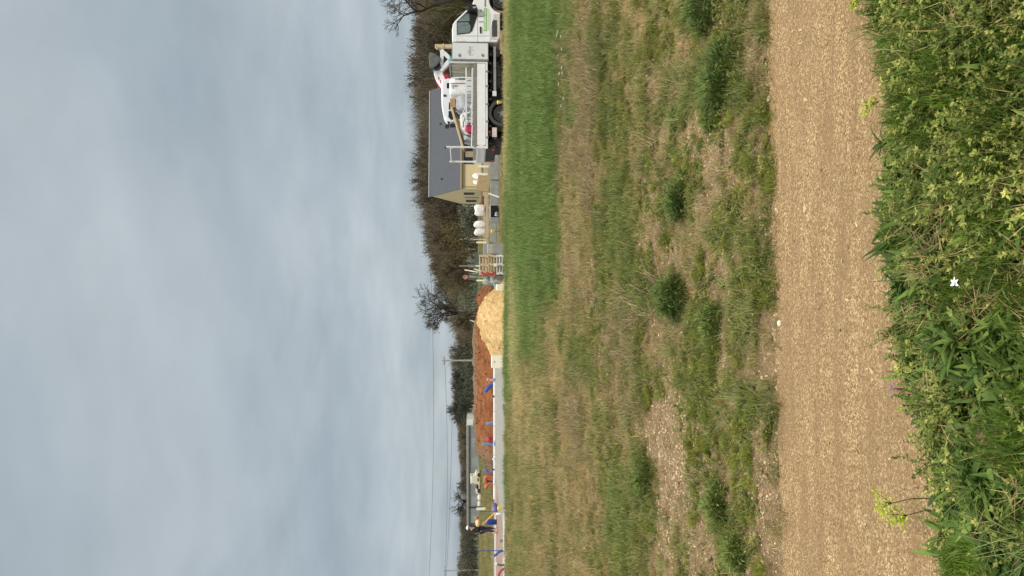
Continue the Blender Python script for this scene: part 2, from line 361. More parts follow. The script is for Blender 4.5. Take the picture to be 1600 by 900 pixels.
def gridmesh(name, xs, ys, zfun, m, **tags):
    """xs: 2-D array, ys: 2-D array"""
    z = zfun(xs, ys); v = np.stack([xs, ys, z], -1).reshape(-1, 3); a, b = xs.shape
    i = np.arange(a*b).reshape(a, b); f = np.stack([i[:-1, :-1], i[:-1, 1:], i[1:, 1:], i[1:, :-1]], -1).reshape(-1, 4)
    me = bpy.data.meshes.new(name); me.from_pydata(v.tolist(), [], f.tolist()); me.materials.append(m)
    me.polygons.foreach_set('use_smooth', [True]*len(me.polygons)); me.update()
    o = bpy.data.objects.new(name, me); COL.objects.link(o)
    for k, q in tags.items(): o[k] = q
    return o
t = np.linspace(-1, 1, 301)[None, :]; Yr = (.3*(27.5/.3)**np.linspace(0, 1, 330))[:, None]
gridmesh('field', t*(2.4+Yr*.75), Yr+0*t, height, M['soil'], kind='structure', label='rough field of patchy grass and stony soil')
# beyond the field: one sheet to the horizon, coarser towards it
yy = np.concatenate([[-60], np.linspace(-20, 0, 3), np.linspace(26, 200, 60), [400, 1200, 4000]])[:, None]; xx = np.concatenate([[-3000, -600], np.linspace(-120, 120, 61), [600, 3000]])[None, :]
gridmesh('ground', xx+0*yy, yy+0*xx, lambda X, Y: 0*X-.012, M['lawn'], kind='structure', label='flat rough grassland running to the far wood')
# path
xs = np.linspace(-4.5, 4.5, 260)[None, :]; s_ = np.linspace(0, 1, 30)[:, None]
ne, fe = near_edge(xs)-.12, far_edge(xs)+.015
gridmesh('path', xs+0*s_, ne+(fe-ne)*s_, lambda X, Y: height(X, Y)+.006, M['path'], kind='structure', label='tan stone chipping path crossing in front of the field')
def sheet(name, x0, x1, y0, y1, z, m, label, n=40, wob=.3, seed=0):
    s1 = np.linspace(0, 1, n)[None, :]; s2 = np.linspace(0, 1, 12)[:, None]; X = x0+(x1-x0)*s1+0*s2
    lo = y0+wob*(vnoise(X*.9, 0, seed)-.5); hi = y1+wob*2*(vnoise(X*.7, 5, seed+1)-.5)
    return gridmesh(name, X, lo+(hi-lo)*s2, lambda a, b: 0*a+z, m, kind='structure', label=label)
sheet('gravel_yard', -34, .4, 26.9, 47.5, .004, M['gravel'], 'grey gravel yard beside the building plots')
sheet('dirt_yard', .4, 44, 26.9, 38.5, .002, M['dirt'], 'brown dirt yard under the flatbed truck', wob=.2, seed=4)
sheet('dirt_track', -8, 60, 55, 86, .003, M['dirt'], 'brown dirt track in front of the cream house', wob=3, seed=7)
sheet('soil_strip', -34, -3, 48.1, 56, .003, M['dirt'], 'bare brown soil strip behind the pale kerb', wob=1.5, seed=9)
# second gravelled patch inside the field, left of the bare corner by the path
# ------------------------------------------------------------------ scattering (uncountable plants and chips only)
SRC = {}
def source(key, meshes):
    c = bpy.data.collections.new('src_'+key)
    for i, me in enumerate(meshes):
        o = bpy.data.objects.new('%s_source_%02d' % (key, i), me); c.objects.link(o)
    SRC[key] = (c, len(meshes)); return c
def scatter(name, key, P, rot, scl, tint, rng, label):
    c, n = SRC[key]; P = np.asarray(P, np.float32); k = len(P)
    me = bpy.data.meshes.new(name); me.vertices.add(k); me.vertices.foreach_set('co', P.ravel())
    def attr(nm, ty, arr, f):
        a = me.attributes.new(nm, ty, 'POINT'); a.data.foreach_set(f, np.ascontiguousarray(arr).ravel())
    attr('rot', 'FLOAT_VECTOR', rot.astype(np.float32), 'vector'); attr('scl', 'FLOAT_VECTOR', scl.astype(np.float32), 'vector')
    attr('idx', 'INT', rng.integers(0, n, k).astype(np.int32), 'value')
    attr('tint', 'FLOAT_COLOR', np.hstack([tint, np.ones((k, 1))]).astype(np.float32), 'color')
    o = bpy.data.objects.new(name, me); COL.objects.link(o); o['kind'] = 'stuff'; o['label'] = label; o['category'] = name.replace('_', ' ')
    g = bpy.data.node_groups.new(name+'_nodes', 'GeometryNodeTree')
    g.interface.new_socket('Geometry', in_out='INPUT', socket_type='NodeSocketGeometry'); g.interface.new_socket('Geometry', in_out='OUTPUT', socket_type='NodeSocketGeometry')
    gi = g.nodes.new('NodeGroupInput'); go = g.nodes.new('NodeGroupOutput'); ip = g.nodes.new('GeometryNodeInstanceOnPoints'); ci = g.nodes.new('GeometryNodeCollectionInfo')
    ci.inputs['Collection'].default_value = c; ci.inputs['Separate Children'].default_value = True; ci.inputs['Reset Children'].default_value = True
    def na(nm, ty):
        q = g.nodes.new('GeometryNodeInputNamedAttribute'); q.data_type = ty; q.inputs['Name'].default_value = nm
        return [s for s in q.outputs if s.enabled and s.name == 'Attribute'][0]
    l = g.links.new; l(gi.outputs[0], ip.inputs['Points']); l(ci.outputs[0], ip.inputs['Instance']); ip.inputs['Pick Instance'].default_value = True
    l(na('idx', 'INT'), ip.inputs['Instance Index']); l(na('rot', 'FLOAT_VECTOR'), ip.inputs['Rotation']); l(na('scl', 'FLOAT_VECTOR'), ip.inputs['Scale'])
    l(ip.outputs[0], go.inputs[0])
    md = o.modifiers.new('scatter', 'NODES'); md.node_group = g
    return o
rs = random.Random(5)
def blade(mb, base, ang, lean, ln, wd, seg=3, droop=.5, col=(1, 1, 1)):
    """one grass blade: a strip that bends over"""
    d = Vector((math.cos(ang), math.sin(ang), 0)); s = Vector((-d.y, d.x, 0)); p = Vector(base); el = math.pi/2-lean; v = []
    for i in range(seg+1):
        wv = wd*(1-i/seg)**.7*.5+.0002
        v += [p-s*wv, p+s*wv]; p = p+(d*math.cos(el)+Vector((0, 0, 1))*math.sin(el))*(ln/seg); el -= droop/seg*1.6
    mb.add(v, [(2*i, 2*i+1, 2*i+3, 2*i+2) for i in range(seg)], col)
def leaf(mb, base, ang, el, ln, wd, fold=.25, droop=.6, seg=4, col=(1, 1, 1), tipw=.15):
    d = Vector((math.cos(ang), math.sin(ang), 0)); s = Vector((-d.y, d.x, 0)); p = Vector(base); v = []
    for i in range(seg+1):
        q = i/seg; wv = wd*.5*max(.06, math.sin(math.pi*min(1, (q*.92+.06))**.85)); up = Vector((0, 0, 1))
        nrm = (up*math.cos(el)-d*math.sin(el))
        v += [p-s*wv+nrm*wv*fold*2, p, p+s*wv+nrm*wv*fold*2]
        p = p+(d*math.cos(el)+up*math.sin(el))*(ln/seg); el -= droop/seg
    f = []
    for i in range(seg): f += [(3*i, 3*i+1, 3*i+4, 3*i+3), (3*i+1, 3*i+2, 3*i+5, 3*i+4)]
    k = rs.uniform(.85, 1.15); mb.add(v, f, tuple(c*k for c in col))
def jit(a=.25): return rs.uniform(1-a, 1+a)
def tuft(nb, rad, ln, wd, lean=.5, seg=3, cj=.3, yellow=.15):
    mb = MB()
    for _ in range(nb):
        a = rs.uniform(0, 6.28); r = rad*math.sqrt(rs.random()); k = jit(cj)
        c = (k, k, k) if rs.random() > yellow else (1.9*k, 1.35*k, 1.3*k)
        blade(mb, (r*math.cos(a), r*math.sin(a), -.01), rs.uniform(0, 6.28) if rs.random() < .5 else a, abs(rs.gauss(0, lean)), ln*jit(.45), wd*jit(.3), seg, rs.uniform(.2, 1.2), c)
    return mb
source('short_grass', [tuft(34, .06, .075, .0042, .65, 3, .35, .25).mesh('grass', M['veg'], color=True) for _ in range(7)])
source('meadow_grass', [tuft(46, .16, .17, .008, .45, 3, .3, .10).mesh('grass', M['veg'], color=True) for _ in range(6)])
source('lush_grass', [tuft(40, .05, .16, .0045, .42, 4, .25, .08).mesh('grass', M['veg'], color=True) for _ in range(5)])
def rosette(nl, ln, wd, el=(.2, 1.1), col=(.10, .20, .035)):
    mb = MB()
    for i in range(nl):
        k = jit(.25); leaf(mb, (rs.gauss(0, .006), rs.gauss(0, .006), 0), rs.uniform(0, 6.28), rs.uniform(*el), ln*jit(.4), wd*jit(.3), .22, rs.uniform(.2, 1.3), 5, tuple(c*k for c in col))
    return mb
source('broad_leaves', [rosette(rs.randint(7, 14), .085, .017).mesh('leaves', M['veg'], True, True) for _ in range(5)] +
       [rosette(rs.randint(6, 10), .055, .022, (.1, .9), (.09, .175, .04)).mesh('leaves', M['veg'], True, True) for _ in range(3)])
def sprig():
    mb = MB(); 
    for _ in range(rs.randint(4, 7)):
        a = rs.uniform(0, 6.28); el = rs.uniform(.2, 1.3); p = Vector((rs.gauss(0, .015), rs.gauss(0, .015), 0)); pts = [p.copy()]
        for i in range(rs.randint(5, 9)):
            a += rs.gauss(0, .25); el += rs.gauss(0, .18); p = p+Vector((math.cos(a)*math.cos(el), math.sin(a)*math.cos(el), math.sin(el)))*.013; p.z = max(p.z, .003); pts.append(p.copy())
            for q in range(3): 
                k = jit(.3); leaf(mb, p, rs.uniform(0, 6.28), rs.uniform(-.2, .9), .013*jit(.3), .0065*jit(.3), .1, .3, 2, (.19*k, .26*k, .075*k))
        mb.tube(pts, .0009, 3, False, (.17, .2, .07))
        for q in range(5): leaf(mb, p, rs.uniform(0, 6.28), rs.uniform(.2, 1.2), .010, .005, .1, .2, 2, (.34, .38, .16))
    return mb
source('small_leaf_sprigs', [sprig().mesh('sprigs', M['veg'], False, True) for _ in range(6)])
def feathery():
    mb = MB()
    for _ in range(240):
        a = rs.uniform(0, 6.28); r = .045*math.sqrt(rs.random()); k = jit(.3)
        blade(mb, (r*math.cos(a), r*math.sin(a), rs.uniform(0, .035)), rs.uniform(0, 6.28), abs(rs.gauss(0, .7)), .03*jit(.5), .0018, 2, .4, (.105*k, .215*k, .022*k))
    return mb
source('feathery_leaves', [feathery().mesh('feathery', M['veg'], False, True) for _ in range(4)])
def straw(nb, ln, wd, flat=1.2, rad=.06, col=(.46, .36, .19)):
    mb = MB()
    for _ in range(nb):
        a = rs.uniform(0, 6.28); r = rad*math.sqrt(rs.random()); k = jit(.35)
        blade(mb, (r*math.cos(a), r*math.sin(a), rs.uniform(0, .02)), rs.uniform(0, 6.28), rs.gauss(flat, .3), ln*jit(.5), wd, 3, rs.uniform(-.4, .5), tuple(c*k for c in col))
    return mb
source('dead_straw', [straw(26, .09, .0028).mesh('straw', M['veg'], False, True) for _ in range(5)])
def twigs():
    mb = MB()
    for _ in range(16):
        a = rs.uniform(0, 6.28); el = rs.uniform(.0, .9); p = Vector((rs.gauss(0, .03), rs.gauss(0, .03), .01)); pts = [p.copy()]
        for i in range(4):
            a += rs.gauss(0, .4); el += rs.gauss(0, .3); p = p+Vector((math.cos(a)*math.cos(el), math.sin(a)*math.cos(el), math.sin(el)))*.04; p.z = max(p.z, .004); pts.append(p.copy())
        k = jit(.3); mb.tube(pts, [.0024, .002, .0018, .0014, .001], 3, False, (.36*k, .28*k, .16*k))
    return mb
source('dead_twigs', [twigs().mesh('twigs', M['twig'], False, True) for _ in range(5)])
def stone(i):
    mb = MB(); mb.ball((0, 0, .2), (.5, .36, .26), 1, .25, i); return mb
source('stones', [stone(i).mesh('stone', M['stonecol'], False, False) for i in range(8)])
for o_ in SRC['stones'][0].objects:
    a = o_.data.color_attributes.new('col', 'FLOAT_COLOR', 'POINT'); a.data.foreach_set('color', np.ones(len(o_.data.vertices)*4, np.float32))

rng = np.random.default_rng(7)
def inview(X, Y, m=560):
    x, y = todist(X, Y); return (y > -m) & (y < 900+m) & (x < 1600+500)
def mixc(a, b, k): k = k[:, None]; return np.array(a)*(1-k)+np.array(b)*k
def base_rot(k, tilt=.12): return np.stack([rng.normal(0, tilt, k), rng.normal(0, tilt, k), rng.uniform(0, 6.283, k)], -1)
GREEN, OLIVE, STRAW, LUSH = (.165, .207, .058), (.262, .235, .090), (.50, .40, .18), (.19, .225, .07)
# --- field, near part: small tufts
def field_points(y0, y1, dens, pw=1.0):
    area = (y1-y0)*2*(2.0+.62*y1); k = int(dens*area)
    Y = rng.uniform(y0, y1, k); X = rng.uniform(-1, 1, k)*(2.0+.62*y1)
    keep = np.abs(X) < (2.0+.62*Y); X, Y = X[keep], Y[keep]; keep = inview(X, Y); return X[keep], Y[keep]
def cover(name, key, y0, y1, dens, s0, mode, label):
    X, Y = field_points(y0, y1, dens); keep = Y > far_edge(X)-.03; X, Y = X[keep], Y[keep]
    g, dry, bare, tw, st, band = zones(X, Y); u = rng.random(len(X)); n = rng.normal(0, .12, len(X))
    n = n*2.0; gg = smooth(.30, .85, g+n)
    if mode == 'short': prob = np.clip(1.15-1.15*bare-.5*tw, .04, 1)
    elif mode == 'lush': prob = .5*smooth(.62, 1.05, g+n)*(1-.35*band)
    elif mode == 'straw': prob = np.clip(.15+.75*dry-.7*gg-.2*bare+st, 0, 1)*(1-.9*band*(1-st))
    elif mode == 'twig': prob = np.clip(tw*1.4-.3, 0, 1)*(1-band)
    keep = u < prob; X, Y, g, dry, bare, tw, st, gg, band = [q[keep] for q in (X, Y, g, dry, bare, tw, st, gg, band)]; k = len(X)
    c = mixc(OLIVE, STRAW, np.clip(dry*1.1-.15+rng.normal(0, .15, k), 0, 1)); c = c*(1-gg[:, None])+np.array(GREEN)*gg[:, None]
    c = c*(1-.75*st[:, None])+np.array(STRAW)*.75*st[:, None]
    c = c*(1+band[:, None]*np.array([-.06, .15, .05]))
    if mode == 'lush': c = np.array(LUSH)*np.ones((k, 1))
    if mode in ('straw', 'twig'): c = np.ones((k, 3))*rng.uniform(.8, 1.1, (k, 1))
    c = c*rng.uniform(.78, 1.22, (k, 1))*(1+.16*(fbm(X*.8, Y*1.4, 111)[:, None]-.5)*2)
    sc = s0*(.7+.6*gg)*rng.uniform(.65, 1.35, k)
    P = np.stack([X, Y, height(X, Y)-.004], -1)
    return scatter(name, key, P, base_rot(k), np.stack([sc, sc, sc*rng.uniform(.8, 1.15, k)], -1), np.clip(c, 0, 1), rng, label), k
tot = {}
tot['a'] = cover('short_grass', 'short_grass', 3.6, 6.2, 620, .66, 'short', 'short patchy grass just beyond the path')[1]
tot['b'] = cover('short_grass', 'short_grass', 6.2, 11.5, 400, .95, 'short', 'short patchy grass in the middle of the field')[1]
tot['c'] = cover('meadow_grass', 'meadow_grass', 11.0, 26.0, 70, .75, 'short', 'even meadow grass at the far side of the field')[1]
tot['d'] = cover('lush_grass', 'lush_grass', 3.6, 11.5, 110, .62, 'lush', 'taller green grass clumps scattered over the field')[1]
tot['e'] = cover('dead_straw', 'dead_straw', 3.6, 8, 330, .85, 'straw', 'pale dead grass lying in the nearer field')[1]
tot['f'] = cover('dead_straw', 'dead_straw', 8, 25.5, 150, 1.45, 'straw', 'pale dead grass lying in the farther field')[1]
tot['g'] = cover('dead_twigs', 'dead_twigs', 5.6, 12.5, 110, .95, 'twig', 'grey brown dead stalks matted over the field')[1]
def under(name, key, dens, s0, c0, c1, label, y1=8.5, thr=.42):
    X, Y = field_points(3.7, y1, dens); keep = Y > far_edge(X)-.02; X, Y = X[keep], Y[keep]; g, dry, bare, tw, st, band = zones(X, Y)
    pt = fbm(X*2.6, Y*3.2, 701); keep = rng.random(len(X)) < smooth(thr-.06, thr+.1, pt+.25*(g-.5))*(1-.5*bare); X, Y = X[keep], Y[keep]; k = len(X); s = s0*rng.uniform(.5, 1.35, k)
    scatter(name, key, np.stack([X, Y, height(X, Y)-.002], -1), base_rot(k, .2), np.stack([s, s, s*rng.uniform(.5, .9, k)], -1), mixc(c0, c1, rng.random(k))*rng.uniform(.75, 1.25, (k, 1)), rng, label); tot[name] = k
under('field_sprigs', 'small_leaf_sprigs', 260, .8, (.7, .65, .5), (1.6, 1.2, .9), 'low small leaved weeds between the field grass')
under('field_rosettes', 'broad_leaves', 120, .62, (.9, .75, .7), (2.1, 1.3, 1.3), 'flat leaf rosettes between the field grass')
under('field_moss', 'feathery_leaves', 130, .95, (1.1, .75, .8), (2.4, 1.25, 1.6), 'mossy yellow green cushions between the field grass', thr=.46)
# --- stones in the field and chips on the path
X, Y = field_points(3.7, 9, 900); g, dry, bare, tw, st, band = zones(X, Y); keep = (rng.random(len(X)) < np.clip(.06+1.4*bare+.9*smooth(.14, .02, Y-far_edge(X)), 0, 1)) & (Y > far_edge(X)-.05)
X, Y = X[keep], Y[keep]; k = len(X); s = rng.gamma(1.6, .0048, k)+.0055
c = mixc((.40, .26, .14), (.80, .64, .44), rng.random(k)**1.2)*rng.uniform(.8, 1.1, (k, 1))
scatter('field_stones', 'stones', np.stack([X, Y, height(X, Y)-.002], -1), base_rot(k, .4), np.stack([s*1.2, s*1.1, s*.9], -1), c, rng, 'small pale stones lying between the grass')
X = rng.uniform(-3.2, 3.2, 150000); Y = rng.uniform(1.9, 4.1, 150000); keep = (Y < far_edge(X)+.02) & (Y > near_edge(X)-.1) & inview(X, Y, 420); X, Y = X[keep], Y[keep]; k = len(X)
s = rng.gamma(2.0, .0013, k)+.0024; s = np.where(rng.random(k) < .006, s*2.6, s); lay = fbm(X*1.0, Y*9, 131)*.7+.3*fbm(X*6, Y*8, 133)
c = mixc((.26, .172, .080), (.70, .55, .31), np.clip(.03+1.0*rng.random(k)**1.7+2.3*(lay-.5), 0, 1))*rng.uniform(.66, .92, (k, 1))
scatter('path_chippings', 'stones', np.stack([X, Y, height(X, Y)+.0045], -1), base_rot(k, .35), np.stack([s*1.5, s, s*.55], -1), c, rng, 'tan stone chippings spread over the path')
X = rng.uniform(-5.5, 5.5, 150000); Y = rng.uniform(3.6, 7.2, 150000); keep = (Y > far_edge(X)) & inview(X, Y, 120); X, Y = X[keep], Y[keep]
g, dry, bare, tw, st, band = zones(X, Y); keep = rng.random(len(X)) < np.clip(1.3*(bare-.28), 0, 1); X, Y = X[keep], Y[keep]; k = len(X); s = rng.gamma(2.0, .0020, k)+.0030
c = mixc((.30, .19, .09), (.80, .62, .40), rng.random(k)**1.3)*rng.uniform(.85, 1.1, (k, 1))
scatter('field_chippings', 'stones', np.stack([X, Y, height(X, Y)+.003], -1), base_rot(k, .35), np.stack([s*1.5, s, s*.6], -1), c, rng, 'tan chippings on the bare patches of the field')
# --- bank of weeds at the near side of the path
def bank(name, key, n, prob, s0, c0, c1, label, hp=(.8, 1.2), over=.0, lift=0, tilt=.25):
    n = int(n*1.3); X = rng.uniform(-3.0, 3.0, n); Y = rng.uniform(.7, 3.1, n); keep = (Y < near_edge(X)+over*rng.random(n)) & inview(X, Y, 420); X, Y = X[keep], Y[keep]
    keep = rng.random(len(X)) < prob(X, Y); X, Y = X[keep], Y[keep]; k = len(X); s = s0*rng.uniform(.6, 1.35, k)
    c = mixc(c0, c1, rng.random(k))*rng.uniform(.8, 1.2, (k, 1))
    scatter(name, key, np.stack([X, Y, height(X, Y)+lift*rng.random(k)], -1), base_rot(k, tilt), np.stack([s, s, s*rng.uniform(*hp, k)], -1), c, rng, label); return k
q = lambda f, seed, a, b: (lambda X, Y: smooth(a, b, fbm(X*f, Y*f, seed, 3)))
tot['h'] = bank('broad_leaved_weeds', 'broad_leaves', 19000, lambda X, Y: .16+.84*smooth(.40, .56, fbm(X*2.2, Y*2.2, 201, 3)), .80, (.65, .62, .6), (1.7, 1.3, 1.25), 'broad pointed weed leaves crowding the bank', over=.10, lift=.04)
tot['i'] = bank('small_leaved_weeds', 'small_leaf_sprigs', 9000, lambda X, Y: .08+.62*smooth(.46, .62, fbm(X*2.6, Y*2.6, 211, 3)), 1.05, (.6, .62, .4), (1.7, 1.4, 1.0), 'pale small leaved sprigs among the bank weeds', over=.06, lift=.05)
tot['j'] = bank('feathery_weeds', 'feathery_leaves', 4200, q(3.2, 221, .57, .62), 1.4, (.75, .62, .6), (1.25, .95, .9), 'soft feathery green cushions in the bank', over=.02, lift=.02)
tot['k'] = bank('bank_grass', 'lush_grass', 2600, lambda X, Y: .05+0*X, .62, (.14, .18, .045), (.28, .30, .10), 'loose green grass blades among the bank weeds', over=.05, tilt=.4)
tot['l'] = bank('bank_straw', 'dead_straw', 3600, lambda X, Y: .12+.88*smooth(.50, .62, fbm(X*2.6, Y*2.6, 241, 3)), .75, (.8, .8, .7), (1.25, 1.15, .95), 'dry stalks tangled through the bank weeds', lift=.06, over=.07, tilt=.5)
tot['m'] = bank('bank_dead_leaves', 'broad_leaves', 420, lambda X, Y: 1+0*X, .55, (2.6, .7, 1.6), (3.6, 1.1, 2.4), 'scattered reddish brown dead leaves in the bank', lift=.05, tilt=.8)
print('scatter counts', tot)

def farcover(name, x0, x1, y0, y1, n, s0, label, avoid=None):
    X = rng.uniform(x0, x1, n); Y = rng.uniform(y0, y1, n); pat = fbm(X*.25, Y*.5, 601); keep = (rng.random(n) < smooth(.3, .6, pat)) & (np.abs(X) < .5*Y+6)
    if avoid: keep &= ~avoid(X, Y)
    X, Y = X[keep], Y[keep]; k = len(X); s = s0*rng.uniform(.6, 1.3, k); c = mixc((.17, .20, .06), (.42, .33, .16), np.clip(fbm(X*.4, Y*.8, 611)*1.6-.4+rng.normal(0, .15, k), 0, 1))*rng.uniform(.8, 1.2, (k, 1))
    scatter(name, 'meadow_grass', np.stack([X, Y, 0*X-.005], -1), base_rot(k), np.stack([s, s, s], -1), c, rng, label)
farcover('yard_weeds', -1, 20, 26.3, 38.5, 5000, .7, 'weeds and dry grass around the truck and the slabs', lambda X, Y: (X > 4.5) & (X < 13) & (Y > 27.6) & (Y < 31))
farcover('lawn_grass', -60, 45, 48, 112, 26000, 1.5, 'rough grass of the flat land beyond the site', lambda X, Y: ((X > -8) & (Y > 56) & (Y < 85)) | ((X > 11) & (X < 30) & (Y > 92) & (Y < 108)))

# ------------------------------------------------------------------ trees
def grow(rg, p, d, ln, r, depth, segs, tips, up=.15, spread=.6, kids=(2, 4), shrink=.72):
    pts = [p.copy()]; n = 4
    for i in range(n):
        d = (d+Vector((rg.gauss(0, .16), rg.gauss(0, .16), rg.gauss(0, .12)+up*.4))).normalized(); p = p+d*ln/n; pts.append(p.copy())
        if depth > 0 and i >= 1:
            for _ in range(1 if rg.random() < .65 else 0):
                a = rg.uniform(0, 6.28); o = d.orthogonal().normalized(); o = Matrix.Rotation(a, 3, d) @ o
                grow(rg, p, (d*math.cos(spread)+o*math.sin(spread)).normalized(), ln*shrink*rg.uniform(.6, 1), r*.5, depth-1, segs, tips, up, spread, kids, shrink)
    segs.append((pts, r, depth))
    if depth > 0:
        for _ in range(rg.randint(*kids)):
            a = rg.uniform(0, 6.28); o = d.orthogonal().normalized(); o = Matrix.Rotation(a, 3, d) @ o; sp_ = spread*rg.uniform(.4, 1.1)
            grow(rg, p, (d*math.cos(sp_)+o*math.sin(sp_)).normalized(), ln*shrink*rg.uniform(.8, 1.1), r*.62, depth-1, segs, tips, up, spread, kids, shrink)
    else: tips.append(p.copy())
def bare_mesh(seed, H, depth=4, trunk=.28, r=.16, budcol=None, buds=3, bs=.12, tw=.02, spread=.6, up=.12):
    rg = random.Random(seed); segs = []; tips = []
    grow(rg, Vector((0, 0, 0)), Vector((0, 0, 1)), H*trunk, r, depth, segs, tips, up, spread, (2, 3))
    zm = max(t_.z for t_ in tips); k = H/zm; T = MB(); C = MB()
    for pts, rr, dp in segs:
        pts = [p*k for p in pts]; rr *= k; e = rr*.6 if dp > 0 else rr*.4
        (T if dp == depth else C).tube(pts, [max(tw*.5, rr+(e-rr)*i/4) for i in range(5)], 6 if dp >= depth-1 else 3, False, (.075, .062, .05) if dp > 1 else (.10, .085, .07))
    for t_ in tips:
        for _ in range(buds):
            a = rg.uniform(0, 6.28); el = rg.uniform(-.3, 1.3); q_ = t_*k+Vector([rg.gauss(0, bs*1.5) for _ in range(3)]); kk = rg.uniform(.7, 1.3)
            leaf(C, q_, a, el, bs*rg.uniform(1, 2.4), bs*.5, .2, .2, 2, tuple(c_*kk for c_ in (budcol or (.12, .11, .085))))
    return T, C
def bare_tree(label, x, y, D, H, seed, group=None, **kw):
    p = onY(x, y, D); T, C = bare_mesh(seed, H, **kw)
    t_ = thing('bare_tree', label, 'tree', (p.x, D, -.02), 0, group)
    T.build('trunk', M['leafcol'], t_, color=True); C.build('crown', M['leafcol'], t_, color=True); return t_
def puff(seed, H, Wd, n, ln, wd, col, lumps=9, flat=.0, low=.12, trunk=True):
    """crown of many small twigs or leaves in uneven lumps"""
    rg = random.Random(seed); C = MB(); T = MB()
    L_ = [(rg.uniform(-.55, .55)*Wd, rg.uniform(-.55, .55)*Wd, H*rg.uniform(low+.1, .8), rg.uniform(.28, .5)*Wd) for _ in range(lumps)]+[(0, 0, H*.72, Wd*.42), (0, 0, H*.4, Wd*.6)]
    for _ in range(n):
        cx, cy, cz, cr = rg.choice(L_); d = Vector([rg.gauss(0, 1) for _ in range(3)]).normalized(); rr = cr*rg.random()**.4
        p = Vector((cx, cy, cz))+Vector((d.x*rr, d.y*rr, d.z*rr*.9))
        if p.z < H*low*.5 or p.z > H: continue
        k = rg.uniform(.55, 1.45)*(1 if rg.random() < .85 else 1.5); o = (d+Vector((0, 0, .7))).normalized()
        leaf(C, p, math.atan2(o.y, o.x)+rg.gauss(0, .5), math.asin(max(-1, min(1, o.z)))+rg.gauss(0, .4), ln*rg.uniform(.6, 1.4), wd, .1, .3, 1 if wd < .08 else 2, tuple(c_*k for c_ in col))
    T.tube([(0, 0, 0), (rg.gauss(0, .02)*H, 0, H*.25), (rg.gauss(0, .03)*H, 0, H*.55), (0, 0, H*.8)], [H*.018+.02, H*.015+.01, H*.01, H*.003], 6, False, (.09, .075, .06))
    for i in range(7):
        a = rg.uniform(0, 6.28); h0 = H*rg.uniform(.15, .5); e = Vector((math.cos(a)*Wd*.5, math.sin(a)*Wd*.5, h0+H*.28))
        T.tube([(0, 0, h0), e*.5+Vector((0, 0, h0*.5)), e], [H*.008, H*.005, H*.002], 4, False, (.09, .075, .06))
    return T, C
def puff_tree(name, label, x, y, D, H, Wd, seed, col, n=1500, ln=.35, wd=.16, group=None, cat='tree', **kw):
    p = onY(x, y, D); T, C = puff(seed, H, Wd, n, ln, wd, col, **kw); t_ = thing(name, label, cat, (p.x, D, -.02), 0, group)
    T.build('trunk', M['leafcol'], t_, color=True); C.build('crown', M['leafcol'], t_, color=True); return t_
# far wood: a mass of leafless trees
wm = []
for i in range(6):
    T, C = puff(300+i, 10, 5.6, 2600, .85, .05, (.148, .138, .105), lumps=10, low=.0)
    C.add(T.v, T.f); C.c[-len(T.v):] = [(.13, .11, .09)]*len(T.v); wm.append(C.mesh('wood', M['twig'], False, True))
for i in range(2):
    T, C = bare_mesh(340+i, 10, depth=4, trunk=.3, r=.15, buds=3, bs=.16, tw=.07); C.add(T.v, T.f); wm.append(C.mesh('wood', M['twig'], False, True))
source('wood', wm)
TOPY = [-400, -50, 0, 40, 80, 110, 150, 200, 240, 270, 300, 330, 350, 400, 430, 450, 480, 520, 550, 570, 600, 640, 660, 700, 800, 900, 1300]
TOPX = [650, 645, 643, 652, 648, 644, 646, 650, 653, 650, 648, 655, 662, 668, 678, 688, 695, 706, 714, 718, 720, 718, 723, 725, 726, 723, 722]
pts, sc_, ti = [], [], []
for D in np.arange(138, 196, 4.2):
    for X in np.arange(-120, 130, 3.1):
        X_ = X+rng.normal(0, 1.2); D_ = D+rng.normal(0, 1.2); y_ = 450-K*X_/D_
        if y_ < -420 or y_ > 1300: continue
        top = np.interp(y_, TOPY, TOPX); H = CAMZ+(733-top)/K*D_
        if H < 4.2: H *= 1.45
        H *= rng.uniform(.90, 1.10)*(1.0 if D > 150 else .93)
        pts.append((X_, D_, -.3)); sw = H/10*(1 if H > 6 else 1.5); sc_.append((sw*rng.uniform(.9, 1.3), sw*rng.uniform(.9, 1.3), H/10*1.03))
        kk = rng.uniform(.62, 1.25); warm = rng.random(); patch = fbm(np.array([X_*.06]), np.array([D_*.06]), 400)[0]
        ol = max(0, patch-.45)*2.2; ti.append(np.array([1.05+.12*warm, 1.0+.10*ol, .95-.12*warm-.35*ol])*(.75+.25*kk)*(.75+.5*patch))
pts = np.array(pts); k = len(pts)
scatter('far_wood', 'wood', pts, np.stack([0*pts[:, 0], 0*pts[:, 0], rng.uniform(0, 6.28, k)], -1), np.array(sc_), np.array(ti), rng, 'leafless brown wood along the horizon')
print('wood', k)
bare_tree('bare spreading tree standing out against the sky at the edge of the wood', 745, 484, 100, 9.3, 12, depth=5, trunk=.2, r=.13, budcol=(.20, .20, .15), buds=1, bs=.08, tw=.035, spread=.72, up=.06)
bare_tree('tall bare tree rising above the wood behind the truck cab', 745, -12, 92, 14.2, 81, depth=5, trunk=.26, r=.22, buds=1, bs=.06, tw=.04, spread=.8, up=.03)
bare_tree('small round bare tree above the grey shed', 745, 786, 118, 4.9, 31, depth=5, trunk=.2, r=.1, budcol=(.15, .15, .13), buds=1, bs=.05, tw=.03, spread=.75, up=.0)
bare_tree('small bare tree with two thin tops beyond the grey shed', 745, 742, 135, 4.0, 33, depth=4, trunk=.3, r=.09, buds=1, bs=.05, tw=.035)
bare_tree('low bare sapling over the right end of the grey shed', 745, 680, 140, 3.4, 35, depth=4, trunk=.3, r=.08, buds=1, bs=.05, tw=.03)
